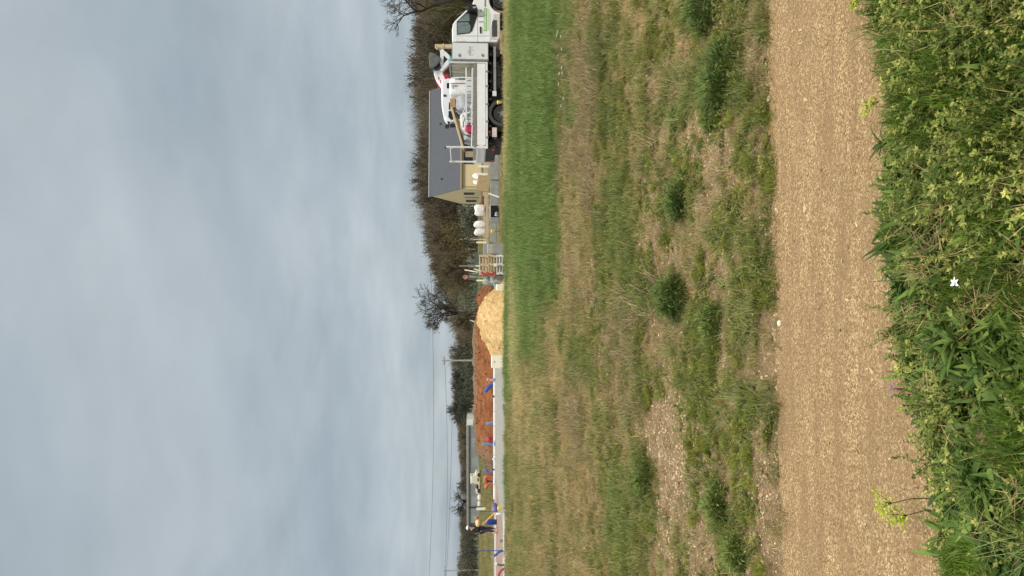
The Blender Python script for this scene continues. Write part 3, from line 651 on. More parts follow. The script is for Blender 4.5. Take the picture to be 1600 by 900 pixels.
bare_tree('dark bare tree beside the hedge end near the electricity pole', 745, 628, 120, 5.4, 36, depth=5, trunk=.25, r=.14, budcol=(.09, .085, .07), buds=3, bs=.08, tw=.05)
puff_tree('budding_tree', 'ochre tree coming into bud in front of the brown wood', 745, 373, 122, 6.6, 5.2, 41, (.145, .115, .045), 3000, .3, .13)
puff_tree('shrub', 'pale grey green shrub beside the left gable of the cream house', 748, 333, 112, 3.6, 2.4, 42, (.17, .18, .13), 900, .3, .14, 'pale shrubs at the edge of the wood', 'shrub')
puff_tree('shrub', 'grey green shrub between the white bulk bags and the ochre tree', 748, 352, 112, 3.2, 2.6, 43, (.14, .155, .11), 900, .3, .14, 'pale shrubs at the edge of the wood', 'shrub')
puff_tree('shrub', 'pale budding shrub behind the speed limit sign', 750, 463, 92, 2.9, 3.0, 44, (.17, .18, .12), 1100, .24, .11, 'pale shrubs at the edge of the wood', 'shrub')
puff_tree('shrub', 'small pale shrub above the stack of pallets', 748, 407, 88, 1.9, 1.6, 45, (.22, .22, .18), 500, .2, .09, 'pale shrubs at the edge of the wood', 'shrub')
puff_tree('conifer', 'dark cloud shaped pine left of the electricity pole', 748, 606, 128, 5.0, 3.2, 46, (.035, .05, .035), 1500, .3, .16, 'dark pines beyond the earth mound')
puff_tree('conifer', 'dark narrow pine right of the electricity pole', 748, 588, 130, 4.6, 2.4, 47, (.04, .05, .035), 1300, .3, .16, 'dark pines beyond the earth mound')
puff_tree('conifer', 'dark green bushy pine between the pole and the spreading bare tree', 748, 556, 126, 4.0, 3.4, 48, (.05, .06, .04), 1500, .3, .16, 'dark pines beyond the earth mound')
puff_tree('hedge_tree', 'grey green bushy tree behind the electricity pole', 748, 574, 122, 3.2, 4, 49, (.10, .11, .075), 1500, .3, .16)
puff_tree('hedge_tree', 'low grey green bush between the pines and the dark bare tree', 748, 600, 110, 2.4, 5, 50, (.085, .09, .06), 1500, .28, .15)
puff_tree('hedge_tree', 'dark green leafy bush under the dark bare tree', 748, 636, 118, 3.4, 4.2, 51, (.06, .07, .045), 1700, .28, .15)
for i, (yy_, cc) in enumerate([(835, 'directly beyond the worker'), (862, 'between the worker and the far pole'), (888, 'beside the far pole'), (918, 'at the far left end')]):
    puff_tree('hedge_shrub', 'dense grey green hedge shrub '+cc, 746, yy_, 118, 2.7 if i < 2 else 3.3, 4.0, 60+i, (.085, .09, .06) if i % 2 else (.10, .105, .075), 1500, .26, .12, 'hedge shrubs at the left of the field', 'hedge', low=.0)

# ------------------------------------------------------------------ house
hf = Frame(0, 95); hx, _ = hf(745, 295); fr = Frame(hx, 95, R(9)); WL = 14.6; DP = 7.2
h = thing('cream_house', 'cream rendered house with a long dark slate roof behind the flatbed truck', 'house', (hx, 95, 0), R(9))
eave = fr(718, 295)[1]; rid = fr(672, 311, DP/2)[1]
wl = MB(); wl.prism([(0, 0), (DP, 0), (DP, eave), (DP/2, rid-.12), (0, eave)], -WL, 0)
wl.v = [(-y_, x_, z_) for x_, y_, z_ in wl.v]
wl.build('wall', M['wall'], h)
rf = MB()
for s in (0, 1):
    y0, y1 = (-.28, DP/2) if s == 0 else (DP+.28, DP/2); sl = (rid-eave)/(DP/2); z0 = eave-.28*sl+.02; z1 = rid+.02
    rf.add([(-.12, y0, z0), (WL+.12, y0, z0), (WL+.12, y1, z1), (-.12, y1, z1), (-.12, y0, z0+.13), (WL+.12, y0, z0+.13), (WL+.12, y1, z1+.13), (-.12, y1, z1+.13)],
           [(0, 1, 2, 3), (4, 5, 6, 7), (0, 1, 5, 4), (1, 2, 6, 5), (2, 3, 7, 6), (3, 0, 4, 7)])
rm, rt, rb = newmat('slate_courses'); rb.inputs['Roughness'].default_value = .6
br = rt.nodes.new('ShaderNodeTexBrick'); tc_ = rt.nodes.new('ShaderNodeTexCoord'); sp_ = rt.nodes.new('ShaderNodeSeparateXYZ'); cb_ = rt.nodes.new('ShaderNodeCombineXYZ'); rt.links.new(tc_.outputs['Object'], sp_.inputs[0]); rt.links.new(sp_.outputs[0], cb_.inputs[0]); rt.links.new(sp_.outputs[2], cb_.inputs[1]); rt.links.new(cb_.outputs[0], br.inputs[0])
br.inputs['Color1'].default_value = (.052, .060, .078, 1); br.inputs['Color2'].default_value = (.072, .080, .100, 1); br.inputs['Mortar'].default_value = (.035, .04, .05, 1); br.inputs['Scale'].default_value = 3.2; br.inputs['Mortar Size'].default_value = .03
rt.links.new(br.outputs[0], rb.inputs['Base Color'])
roofo = rf.build('roof', rm, h)
rg_ = MB(); rg_.tube([(-.12, DP/2, rid+.14), (WL+.12, DP/2, rid+.14)], .09, 8); rg_.build('ridge_tiles', M['grey'], roofo)
for (lx_, zz) in ((1.9, .55), (6.0, .42), (9.5, .6)):
    v_ = MB(); yv = DP/2*zz; v_.box((lx_-.08, yv-.1, eave+sl*yv+.1), (lx_+.08, yv+.1, eave+sl*yv+.32)); v_.build('roof_vent', M['dark'], roofo)
gt = MB(); gt.tube([(-.1, -.34, eave-.22), (WL+.1, -.34, eave-.22)], .075, 8); gt.tube([(.25, -.1, eave-.25), (.25, -.1, 0)], .05, 6); gt.build('gutter', M['trim'], h)
def win(par, x0, x1, z0, z1, side='front', bars=1):
    f = MB(); g_ = MB(); fw = .07
    if side == 'front': B = lambda m_, a, b, c_, d, y0, y1: m_.box((a, y0, c_), (b, y1, d))
    else: B = lambda m_, a, b, c_, d, y0, y1: m_.box((y0, a, c_), (y1, b, d))
    B(g_, x0, x1, z0, z1, -.012, .05)
    for a, b, c_, d in ((x0-fw, x0, z0-fw, z1+fw), (x1, x1+fw, z0-fw, z1+fw), (x0, x1, z0-fw, z0), (x0, x1, z1, z1+fw)): B(f, a, b, c_, d, -.05, .03)
    for i in range(bars): c0 = x0+(x1-x0)*(i+1)/(bars+1); B(f, c0-.03, c0+.03, z0, z1, -.03, -.013)
    fo = f.build('window', M['grey'], par); g_.build('pane', M['darkglass'], fo)
a, b_ = fr(740, 256), fr(725, 218); win(h, a[0], b_[0], a[1], b_[1], bars=1)
a, b_ = fr(744, 200), fr(725, 188); win(h, a[0], b_[0], a[1], b_[1])
win(h, 1.7, 2.6, 1.0, 2.25, 'side'); win(h, 5.2, 6.1, .7, 2.0, 'side')
dp_ = MB(); dp_.tube([(-.08, 3.9, 0), (-.08, 3.9, 2.2)], .06, 6); dp_.build('down_pipe', M['trim'], h)
st_ = MB(); st_.box((4.2, -.02, 0), (5.0, .02, 2.1)); st_.build('door', M['trim'], h)

# ------------------------------------------------------------------ long grey shed, far machines
sx0, sx1 = XZ(740, 817, 112)[0], XZ(740, 655, 112)[0]
sh = thing('grey_shed', 'long low grey shed with a pale right end beyond the earth mound', 'building', (sx0, 112, 0))
shw = sx1-sx0; ztop = XZ(728.5, 700, 112)[1]
b_ = MB(); b_.box((0, 0, 0), (shw-.9, 9, ztop-.35)); b_.build('wall', M['shed'], sh)
b_ = MB(); b_.box((shw-.9, -.05, 0), (shw, 9, ztop-.1)); b_.build('end_wall', M['kerb'], sh)
b_ = MB(); b_.prism([(-.2, ztop-.35), (shw-.9, ztop-.35), (shw-.9, ztop), (-.2, ztop-.06)], -.3, 9.3); b_.build('roof', M['concrete'], sh)
for i in range(5): b_ = MB(); xx_ = 1.2+i*2.9; b_.box((xx_, -.03, .5), (xx_+1.5, .02, ztop-.75)); b_.build('panel', M['midgrey'], sh)
f_ = Frame(XZ(752, 772, 95)[0], 95); vn = thing('cream_van', 'small cream vehicle with dark windows parked before the grey shed', 'vehicle', f_.o)
P_ = lambda lst, c=0, F=f_: [F(x_, y_, c) for x_, y_ in lst]
b_ = MB(); b_.prism([(p[0], max(.25, p[1])) for p in P_([(753, 772), (745, 772), (743, 768), (748, 766), (747, 757), (738, 755), (737, 745), (742, 743.5), (744, 738), (753, 738)])], 0, 1.5)
b_.build('body', M['cream'], vn, .04)
b_ = MB(); b_.prism(P_([(747.6, 765), (744.5, 764), (744.5, 758), (747.6, 758)]), -.01, 1.51); b_.build('window', M['darkglass'], vn)
b_ = MB(); b_.prism(P_([(748, 752), (746, 752), (746, 747), (748, 747)]), -.012, 1.512); b_.build('window', M['darkglass'], vn)
b_ = MB(); b_.prism(P_([(737.1, 756), (735, 756), (734.5, 744), (737.1, 744)]), .1, 1.4); b_.build('roof_board', M['white'], vn)
for yv in (742, 767):
    c_ = f_(753.5, yv); b_ = MB(); b_.cyl((c_[0], -.06, .28), (c_[0], .12, .28), .28, 16); b_.build('wheel', M['rubber'], vn)
    b_ = MB(); b_.cyl((c_[0], 1.38, .28), (c_[0], 1.56, .28), .28, 16); b_.build('wheel', M['rubber'], vn)
for i, yv in enumerate((777, 787)):
    px_ = XZ(750, yv, 92)[0]; b_ = MB(); b_.ball((0, 0, .28), (.36, .34, .30), 2, .05, i, .7)
    o = b_.build('sand_sack', M['cream'] if i == 0 else M['dirtywhite'], None, smooth_=True); o.location = (px_, 92, .0); tag(o, ['rounded cream sack beside the small cream vehicle', 'dull beige sack left of the cream sack'][i], 'sack')
# poles
def xpole(name, label, y, xt, xb, D, r, m, arm=0, cat='pole', base=0):
    X, zt = XZ(xt, y, D); t_ = thing(name, label, cat, (X, D, 0)); b_ = MB(); b_.tube([(0, 0, -.1), (0, 0, zt)], [r*1.3, r*.8], 8); b_.build('post', m, t_)
    if arm:
        b_ = MB(); b_.box((-arm/2, -.05, zt-.35), (arm/2, .05, zt-.25)); b_.build('crossarm', M['grey'], t_)
        for k_ in (-.45, 0, .45): c = MB(); c.cyl((k_*arm, 0, zt-.25), (k_*arm, 0, zt-.05), .04, 8); c.build('insulator', M['post'], t_)
    return t_
xpole('electricity_pole', 'pale concrete electricity pole in front of the dark pines', 563.5, 690.5, 748, 95, .11, M['post'], .95)
xpole('electricity_pole', 'distant thin electricity pole at the left end of the hedge', 892, 693, 748, 130, .11, M['post'], 1.6)
for i, (pts_, D0, D1) in enumerate([([(704.5, 563), (708, 640), (706.5, 720), (694.5, 892), (690, 1010)], 95, 130), ([(693, 563), (700, 640), (700, 720), (692.5, 892), (689, 1010)], 95, 130), ([(672, 420), (677.5, 560), (678.5, 640), (676, 740), (669, 900), (664, 1010)], 82, 125)]):
    vv = []
    for j in range(41):
        s = j/40*(len(pts_)-1); yv = pts_[0][1]+(pts_[-1][1]-pts_[0][1])*j/40
        ys_ = [q_[1] for q_ in pts_]; co_ = np.polyfit(ys_, [q_[0] for q_ in pts_], 2); xv = float(np.polyval(co_, yv)); D_ = D0+(D1-D0)*j/40
        vv.append(onY(xv, yv, D_))
    b_ = MB(); b_.tube(vv, .022, 4); o = b_.build('power_cable', M['wire'], None); tag(o, ['lower overhead cable sagging between the two electricity poles', 'upper overhead cable running close above the lower one', 'highest overhead cable crossing the sky over the site'][i], 'cable', 'overhead cables')
xpole('dark_post', 'short dark post against the grey shed', 793, 732, 743, 85, .10, M['dark'], cat='post')
xpole('lamp_post', 'thin grey lamp post right of the speed limit sign', 415.5, 717, 750, 84, .045, M['alu'], cat='post')
xpole('marker_post', 'thin green grey post left of the speed limit sign', 445, 735, 752, 72, .04, M['mesh'], cat='post')
# speed sign
X, zc = XZ(727, 433, 62); t_ = thing('road_sign', 'round red rimmed speed limit sign on a thin pole', 'sign', (X, 62, 0))
b_ = MB(); b_.tube([(0, 0.03, 0), (0, 0.03, zc+.15)], .03, 8); b_.build('pole', M['alu'], t_)
b_ = MB(); b_.cyl((0, 0, zc), (0, .02, zc), .165, 28); b_.build('plate', mat('sign_white', (.75, .72, .72), .5), t_)
b_ = MB(); b_.ring((0, zc), .13, .2, -.012, .012); b_.build('red_rim', mat('sign_red', (.5, .10, .10), .5), t_)
fc = bpy.data.curves.new('limit', 'FONT'); fc.body = '30'; fc.size = .21; fc.extrude = .004; fc.align_x = 'CENTER'; fc.align_y = 'CENTER'; fc.materials.append(M['black']); fc.offset = .006
fo = bpy.data.objects.new('number', fc); COL.objects.link(fo); fo.parent = t_; fo.location = (0, -.016, zc); fo.rotation_euler = (R(90), 0, 0)
# white marker posts
for i, (xa, xb, ya, yb, D, lb) in enumerate([(745, 751, 377.5, 380, 70, 'white marker post beside the bare bag frame'), (744, 749.5, 414.5, 416.5, 70, 'white marker post under the thin lamp post'), (745, 751, 437, 439.5, 66, 'white marker post left of the speed limit sign'),
        (745, 752, 793, 797, 70, 'short white marker post under the dark post at the grey shed')]):
    x0, z1 = XZ(xa, yb, D); x1, z0 = XZ(xb, ya, D); b_ = MB(); b_.box((-(x1-x0)/2, -.05, 0), ((x1-x0)/2, .05, z1)); b_.box((-(x1-x0)/2-.01, -.06, z1-.02), ((x1-x0)/2+.01, .06, z1+.03))
    o = b_.build('marker_post', M['palecon'], None, .01); o.location = ((x0+x1)/2, D, 0); tag(o, lb, 'post', 'white marker posts')
a = onY(741, 420, 66); b2 = onY(750, 427, 66); b_ = MB(); b_.tube([(a.x, 66, a.z), (b2.x, 66, 0)], .05, 8); tag(b_.build('leaning_pipe', M['palecon'], None), 'pale pipe leaning over beside the speed limit sign', 'pipe')
# distant green mesh fence
X0, X1 = XZ(745, 470, 75)[0], XZ(745, 395, 75)[0]; t_ = thing('wire_fence', 'low green wire fence in front of the wood', 'fence', (X0, 75, 0))
for k_ in range(5): b_ = MB(); b_.tube([((X1-X0)*k_/4, 0, 0), ((X1-X0)*k_/4, 0, 1.15)], .035, 6); b_.build('post', M['mesh'], t_)
b_ = MB()
for k_ in range(7): b_.tube([(0, .03, .1+k_*.16), (X1-X0, .03, .1+k_*.16)], .012, 4)
for k_ in range(60): b_.tube([((X1-X0)*k_/59, .03, .05), ((X1-X0)*k_/59, .03, 1.1)], .008, 3)
b_.build('mesh_panel', M['mesh'], t_)

# ------------------------------------------------------------------ earth mound, sand pile
def mound(name, label, cat, sil, D, Wd, m, seed, amp, freq, zb=0, nx=150, ny=44, m2=None, sharp=.85):
    ys_ = [s[0] for s in sil]; xs_ = [s[1] for s in sil]
    X = np.array([XZ(x_, y_, D)[0] for y_, x_ in sil]); Z = np.array([max(0, XZ(x_, y_, D)[1]) for y_, x_ in sil]); o_ = np.argsort(X); X, Z = X[o_], Z[o_]
    gx = np.linspace(X[0], X[-1], nx)[None, :]+np.zeros((ny, 1)); v = np.linspace(-1, 1, ny)[:, None]; H = np.interp(gx[0], X, Z)[None, :]
    H = np.maximum(H, 0); yw = Wd*np.clip(H/H.max(), .12, 1)**.7; gy = D+v*yw
    prof = np.clip(1-np.abs(v), 0, 1)**sharp
    z = H*prof*(1+amp*(fbm(gx*freq, gy*freq, seed, 5)-.5)*2*(1-.6*prof))+.05*amp*(fbm(gx*6, gy*6, seed+9, 3)-.5)
    z = np.where(np.abs(v) > .98, -.05, z)
    o = gridmesh(name, gx, gy, lambda a, b: z, m); cx = float(X.mean()); 
    if m2:
        o.data.materials.append(m2)
    tag(o, label, cat); return o
def moundmat():
    m, t, b = newmat('red_earth'); n = t.nodes; l = t.links.new; b.inputs['Roughness'].default_value = .95; b.inputs['Specular IOR Level'].default_value = .1
    co = n.new('ShaderNodeTexCoord'); no = n.new('ShaderNodeTexNoise'); no.inputs['Scale'].default_value = 1.6; no.inputs['Detail'].default_value = 9; no.inputs['Roughness'].default_value = .7; l(co.outputs['Object'], no.inputs[0])
    rp = n.new('ShaderNodeValToRGB'); rp.color_ramp.elements[0].position = .35; rp.color_ramp.elements[0].color = (.14, .056, .024, 1); rp.color_ramp.elements[1].position = .65; rp.color_ramp.elements[1].color = (.32, .125, .05, 1); l(no.outputs[0], rp.inputs[0])
    se = n.new('ShaderNodeSeparateXYZ'); l(co.outputs['Object'], se.inputs[0]); ad = n.new('ShaderNodeMath'); ad.operation = 'MULTIPLY_ADD'; ad.inputs[1].default_value = .7; l(no.outputs[0], ad.inputs[0]); l(se.outputs[2], ad.inputs[2])
    mr = n.new('ShaderNodeMapRange'); mr.inputs[1].default_value = 1.42; mr.inputs[2].default_value = 1.6; l(ad.outputs[0], mr.inputs[0])
    # weathered, weedy crust on the top and towards the left end
    mr2 = n.new('ShaderNodeMapRange'); mr2.inputs[1].default_value = -9.5; mr2.inputs[2].default_value = -11.5; l(se.outputs[0], mr2.inputs[0])
    mxx = n.new('ShaderNodeMath'); mxx.operation = 'MAXIMUM'; l(mr.outputs[0], mxx.inputs[0]); l(mr2.outputs[0], mxx.inputs[1])
    mx_ = n.new('ShaderNodeMix'); mx_.data_type = 'RGBA'; l(mxx.outputs[0], mx_.inputs[0]); l(rp.outputs[0], mx_.inputs[6]); mx_.inputs[7].default_value = (.20, .145, .09, 1); l(mx_.outputs[2], b.inputs['Base Color'])
    bp = n.new('ShaderNodeBump'); bp.inputs['Strength'].default_value = .9; bp.inputs['Distance'].default_value = .12; l(no.outputs[0], bp.inputs['Height']); l(bp.outputs[0], b.inputs['Normal'])
    return m
M['redearth'] = moundmat()
mound('earth_mound', 'long low mound of reddish brown soil behind the pale kerb', 'mound',
      [(422, 776), (432, 769), (442, 763), (452, 753), (460, 746), (468, 744.5), (480, 748), (495, 746), (510, 741), (520, 737.5), (532, 735.8), (560, 737), (590, 738.5), (620, 739), (650, 739.5), (680, 742), (700, 743.5), (707, 746), (714, 752), (722, 757), (735, 763), (760, 769), (785, 776)], 50.5, 3.6, M['redearth'], 500, .5, .9, sharp=.55)
mound('sand_pile', 'heap of yellow sand held between two pale concrete blocks', 'sand pile',
      [(418, 797), (432, 790), (441, 784), (450, 774), (456, 767), (464, 757), (472, 750), (480, 746), (490, 743.5), (500, 743), (508, 744), (516, 746), (526, 749.5), (536, 755), (545, 760.5), (554, 766), (562, 772), (574, 783), (582, 796)], 31.5, 2.0, M['sand'], 520, .55, 1.7, sharp=.62)
def clods(name, src, n, s0, c0, c1, label, ymax):
    V = np.array([v.co[:] for v in bpy.data.objects[src].data.vertices]); V = V[(V[:, 2] > .0) & (V[:, 1] < ymax)]; P = V[rng.integers(0, len(V), n)]+rng.normal(0, .05, (n, 3))*[1, 1, .1]
    P[:, 2] -= .01; s = s0*rng.gamma(1.3, .8, n)+.01
    scatter(name, 'stones', P, base_rot(n, .8), np.stack([s, s, s], -1), mixc(c0, c1, rng.random(n))*rng.uniform(.8, 1.2, (n, 1)), rng, label)
clods('earth_clods', 'earth_mound', 3000, .040, (.12, .05, .025), (.34, .15, .07), 'clods of reddish soil scattered over the earth mound', 50.6)
clods('sand_lumps', 'sand_pile', 900, .022, (.44, .28, .12), (.66, .46, .22), 'small lumps of sand on the yellow heap', 31.6)
# pale concrete blocks
for i, (x0, x1, ya, yb, D, lb) in enumerate([(776, 790, 444, 453.5, 29.2, 'smaller pale concrete block at the right foot of the sand pile'), (768, 788, 556, 575.5, 29.2, 'larger pale concrete block with dark lifting marks at the left foot of the sand pile')]):
    XA, zt = XZ(x0, yb, D); XB, _ = XZ(x1, ya, D); t_ = thing('concrete_block', lb, 'block', ((XA+XB)/2, D, 0), 0, 'pale concrete blocks holding the sand'); w_ = (XB-XA)/2
    b_ = MB(); b_.box((-w_, 0, 0), (w_, .6, zt)); b_.build('body', M['palecon'], t_, .015)
    if i: 
        for (mx_, mz) in ((0.0, zt-.11), (.0, .14)): c = MB(); c.prism([(mx_-.04, mz-.035), (mx_+.04, mz-.03), (mx_+.02, mz+.04)], -.006, .01); c.build('lifting_mark', M['grey'], t_)
# kerb
XA, XB = XZ(775, 780, 46)[0], XZ(775, 574, 46)[0]; t_ = thing('concrete_kerb', 'long pale concrete kerb between the gravel yard and the earth mound', 'kerb', (XA, 46, 0)); zt = XZ(771, 650, 46)[1]
b_ = MB(); b_.box((0, 0, 0), (XB-XA, .35, zt)); b_.build('body', M['kerb'], t_, .01)
b_ = MB(); b_.box((0, -.07, 0), (XB-XA, -.003, zt*.42)); b_.build('face_strip', M['kerbedge'], t_)
for j in range(1, 9): c = MB(); c.box(((XB-XA)*j/9-.008, -.075, 0), ((XB-XA)*j/9+.008, .352, zt+.004)); c.build('joint', M['concrete'], t_)
for yv in (619, 733):
    c = MB(); px_ = XZ(776, yv, 46)[0]-XA; c.cyl((px_, -.12, .12), (px_, -.071, .12), .06, 12); c.build('drain_cap', M['black'], t_)
# second kerb, left part: two thin pale edgings with soil between
for i, (xv, D, lb) in enumerate([(774, 44.3, 'thin pale edging strip at the worker’s feet'), (785, 33.2, 'thin pale edging strip along the near side of the trench')]):
    XA, XB = XZ(xv, 1010, D)[0], XZ(xv, 801, D)[0]; b_ = MB(); b_.box((XA, 0, 0), (XB, .1, .09)); o = b_.build('edging_strip', M['kerb'], None, .01); o.location = (0, D, 0); tag(o, lb.replace('’', ''), 'kerb', 'pale edging strips')
sheet('trench_bed', -20, XZ(780, 800, 38)[0], 33.6, 44.2, .009, mat('pinkish_dirt', (.30, .20, .155), .95, var=.3, scale=1.5, bump=.5), 'reddish dirt bed between the edging strips', wob=.1)
# grey block standing in the gravel
XA, zt = XZ(785.5, 641.5, 28.5); XB = XZ(785, 633, 28.5)[0]; b_ = MB(); b_.box((0, 0, 0), (XB-XA, .25, zt)); o = b_.build('grey_block', mat('dark_concrete', (.2, .2, .2), .9), None, .015); o.location = (XA, 28.5, 0); tag(o, 'small dark grey block standing at the edge of the gravel', 'block')

# ------------------------------------------------------------------ ducts and site odds and ends on the left
def duct(label, pts_px, D, r, m, name='utility_duct', cat='duct', cap=None, dd=0):
    r = r*(1.25 if D > 40 else 1)
    base = onY(*pts_px[-1][:2], D); P = []
    n_ = len(pts_px)
    for i in range(n_-1):
        for k_ in range(5):
            s = k_/5; a_, b__ = pts_px[i], pts_px[i+1]; P.append((a_[0]+(b__[0]-a_[0])*s, a_[1]+(b__[1]-a_[1])*s))
    P.append(pts_px[-1][:2])
    for _ in range(2): P = [P[0]]+[((P[i-1][0]+2*P[i][0]+P[i+1][0])/4, (P[i-1][1]+2*P[i][1]+P[i+1][1])/4) for i in range(1, len(P)-1)]+[P[-1]]
    v = [onY(x_, y_, D) for x_, y_ in P]; v = [Vector((q.x-base.x, dd*math.sin(i/len(v)*3), max(0, q.z))) for i, q in enumerate(v)]
    rr = [r*(1+.10*((i % 2)*2-1)) for i in range(len(v))]
    b_ = MB(); b_.tube(v, rr, 8); o = b_.build(name, m, None, smooth_=True); o.location = (base.x, D, 0); tag(o, label, cat, 'coloured ducts sticking out of the ground'); 
    if cap: c = MB(); c.cyl(v[0]-Vector((0, 0, .02)), v[0]+Vector((0, 0, .09)), r*1.3, 10); c.build('end_cap', cap, o)
    return o
duct('blue duct curving over the left trench', [(772, 869), (776, 866), (780, 862), (786, 860)], 33, .055, M['blue'])
duct('thick dark red duct at the far left of the trench', [(780, 906), (779, 898), (782, 892), (789, 888)], 31, .05, M['redduct'])
duct('dark green duct with a white wrapping in the left trench', [(776, 881), (780, 883), (788, 883)], 33, .045, M['greend'], cap=M['white'])
duct('violet and blue duct standing beside the yellow marker', [(772, 787), (775, 793), (774, 797), (778, 798)], 42, .10, M['purple'])
duct('short violet duct behind the pale kerb nearest the white box', [(757, 731), (760, 737), (765, 739), (771, 736), (776, 733)], 46.8, .06, M['purple'])
duct('orange duct loop behind the white box on the kerb', [(771, 746), (766, 744), (759, 745), (758, 750), (759, 754)], 47, .11, M['orange'])
duct('red duct drooping left of the white box on the kerb', [(772, 757), (766, 755), (761, 757), (759, 763)], 47, .10, M['orange'])
duct('dark blue duct next to the drooping red duct', [(757, 751), (762, 752), (768, 753), (775, 754)], 47.2, .06, M['blue'])
duct('red duct bundle above the pale blue sleeve on the kerb', [(765, 683), (763, 687), (768, 688), (772, 689), (777, 690)], 47, .13, M['redduct'])
duct('tall grey blue duct beside the red duct bundle', [(754, 694), (761, 693), (767, 694), (776, 696)], 47.4, .07, M['bluegrey'])
duct('dark blue duct with pale end in front of the red earth', [(758, 612), (763, 605), (768, 603), (776, 603)], 46.8, .10, M['blue'])
duct('pink duct stub with blue sleeve before the red earth', [(761, 592), (765, 594), (770, 594), (776, 594)], 46.8, .08, M['pink'])
duct('light blue duct with orange end before the red earth', [(760, 662), (766, 661), (771, 660), (776, 661)], 46.8, .07, M['ltblue'])
for i, (xa, xb, ya, yb, D, m, nm, lb, cat) in enumerate([(771.5, 777.5, 690, 697, 45.6, 'ltblue', 'pale_blue_sleeve', 'light blue plastic sleeve hung over the kerb', 'sleeve'), (770.5, 776, 748, 756.5, 45.6, 'white', 'white_box', 'white plastic box on the gravel in front of the kerb', 'box'),
        (775, 783, 801, 804.5, 37, 'white', 'white_sack', 'white folded sack lying right of the blue barrel', 'sack'), (770, 777, 591, 596, 45.5, 'ltblue', 'blue_sleeve', 'small pale blue sleeve on the kerb before the red earth', 'sleeve'),
        (769, 776, 716, 719, 45.5, 'silver', 'small_white_cap', 'tiny pale cap sticking up above the kerb', 'cap'), (780, 784, 843, 847, 35, 'grey', 'dark_stone', 'dark grey lump lying in the trench left of the worker', 'stone')]):
    XA, zt = XZ(xa, yb, D); XB, zb = XZ(xb, ya, D); zb = 0 ; w_ = (XB-XA)/2; b_ = MB(); b_.ball((0, 0, zt/2), (w_, w_*.8, zt/2), 2, .03, i, .45); o = b_.build(nm, M[m], None, smooth_=True); o.location = ((XA+XB)/2, D, 0); tag(o, lb, cat)
# yellow funnel shaped markers on stakes
def ymarker(lb, x0, x1, ya, yb, D):
    XA, zt = XZ(x0, yb, D); XB, zb = XZ(x1, ya, D); w_ = (XB-XA)/2; t_ = thing('yellow_marker', lb, 'marker', ((XA+XB)/2, D, 0), 0, 'yellow markers')
    b_ = MB(); n_ = 14; b_.tube([(0, 0, max(.05, zb)), (0, 0, (zt+max(.05, zb))/2), (0, 0, zt-.03), (0, 0, zt)], [w_*.45, w_*.8, w_, w_*.7], n_); b_.build('cap', M['yellow'], t_)
    c = MB(); c.tube([(0, 0, -.05), (0, 0, max(.06, zb+.01))], .018, 6); c.build('stake', M['darkwood'], t_)
ymarker('yellow cap marker beside the violet duct and the end of the kerb', 777, 786.5, 790.5, 797, 33)
ymarker('yellow cap marker between the dark crate and the concrete slabs', 767, 773.5, 358.5, 364.5, 36)
ymarker('yellow cap marker in the grass by the rear wheel of the truck', 776.5, 784, 157, 163, 26.6)
# blue stakes and barrel
for i, (yv, xt, D) in enumerate([(799.5, 750, 44), (861, 746, 36)]):
    px_, zt = XZ(xt, yv, D); b_ = MB(); b_.tube([(0, 0, -.05), (0, 0, zt)], .022 if i == 0 else .018, 6); o = b_.build('blue_stake', M['blue'], None); o.location = (px_, D, 0); tag(o, ['thin blue stake between the yellow marker and the blue barrel', 'thin blue stake behind the curved blue duct'][i], 'stake', 'thin blue stakes')
XA, zt = XZ(759.5, 820, 43); XB, _ = XZ(774, 811.5, 43); w_ = (XB-XA)/2; t_ = thing('blue_barrel', 'blue plastic barrel standing right of the worker', 'barrel', ((XA+XB)/2, 43, 0))
b_ = MB(); b_.tube([(0, 0, 0), (0, 0, .05), (0, 0, zt*.3), (0, 0, zt*.32), (0, 0, zt*.66), (0, 0, zt*.68), (0, 0, zt-.05), (0, 0, zt)], [w_*.9, w_, w_, w_*1.05, w_, w_*1.05, w_, w_*.88], 20); b_.build('body', M['blue'], t_, smooth_=True)
c = MB(); c.cyl((.06, 0, zt), (.06, 0, zt+.03), .04, 10); c.build('lid', M['black'], t_)
# power tool held by the worker
fr = Frame(XZ(776, 824, 42)[0], 42); t_ = thing('long_power_tool', 'orange and cream power tool with a long diagonal orange shaft held by the worker', 'power tool', fr.o)
a = fr(751.5, 822); b2 = fr(773, 801); bd = MB(); bd.tube([(a[0], 0, a[1]), (b2[0], 0, max(.05, b2[1]))], .035, 8); bd.build('shaft', M['toolorange'], t_)
c0 = fr(746.5, 817); bd = MB(); bd.ball((c0[0], .0, c0[1]), (.22, .16, .13), 2, .12, 4, .8); bd.build('engine_housing', M['peach'], t_, smooth_=True)
c1 = fr(745, 809); bd = MB(); bd.ball((c1[0], .0, c1[1]), (.10, .1, .10), 2, .1, 5); bd.build('fuel_tank', M['orange'], t_, smooth_=True)
hp = fr(748, 824); bd = MB(); bd.tube([(c0[0]-.1, 0, c0[1]-.05), (hp[0], -.05, hp[1]), (a[0], 0, a[1])], .018, 6); bd.build('handle', M['black'], t_)

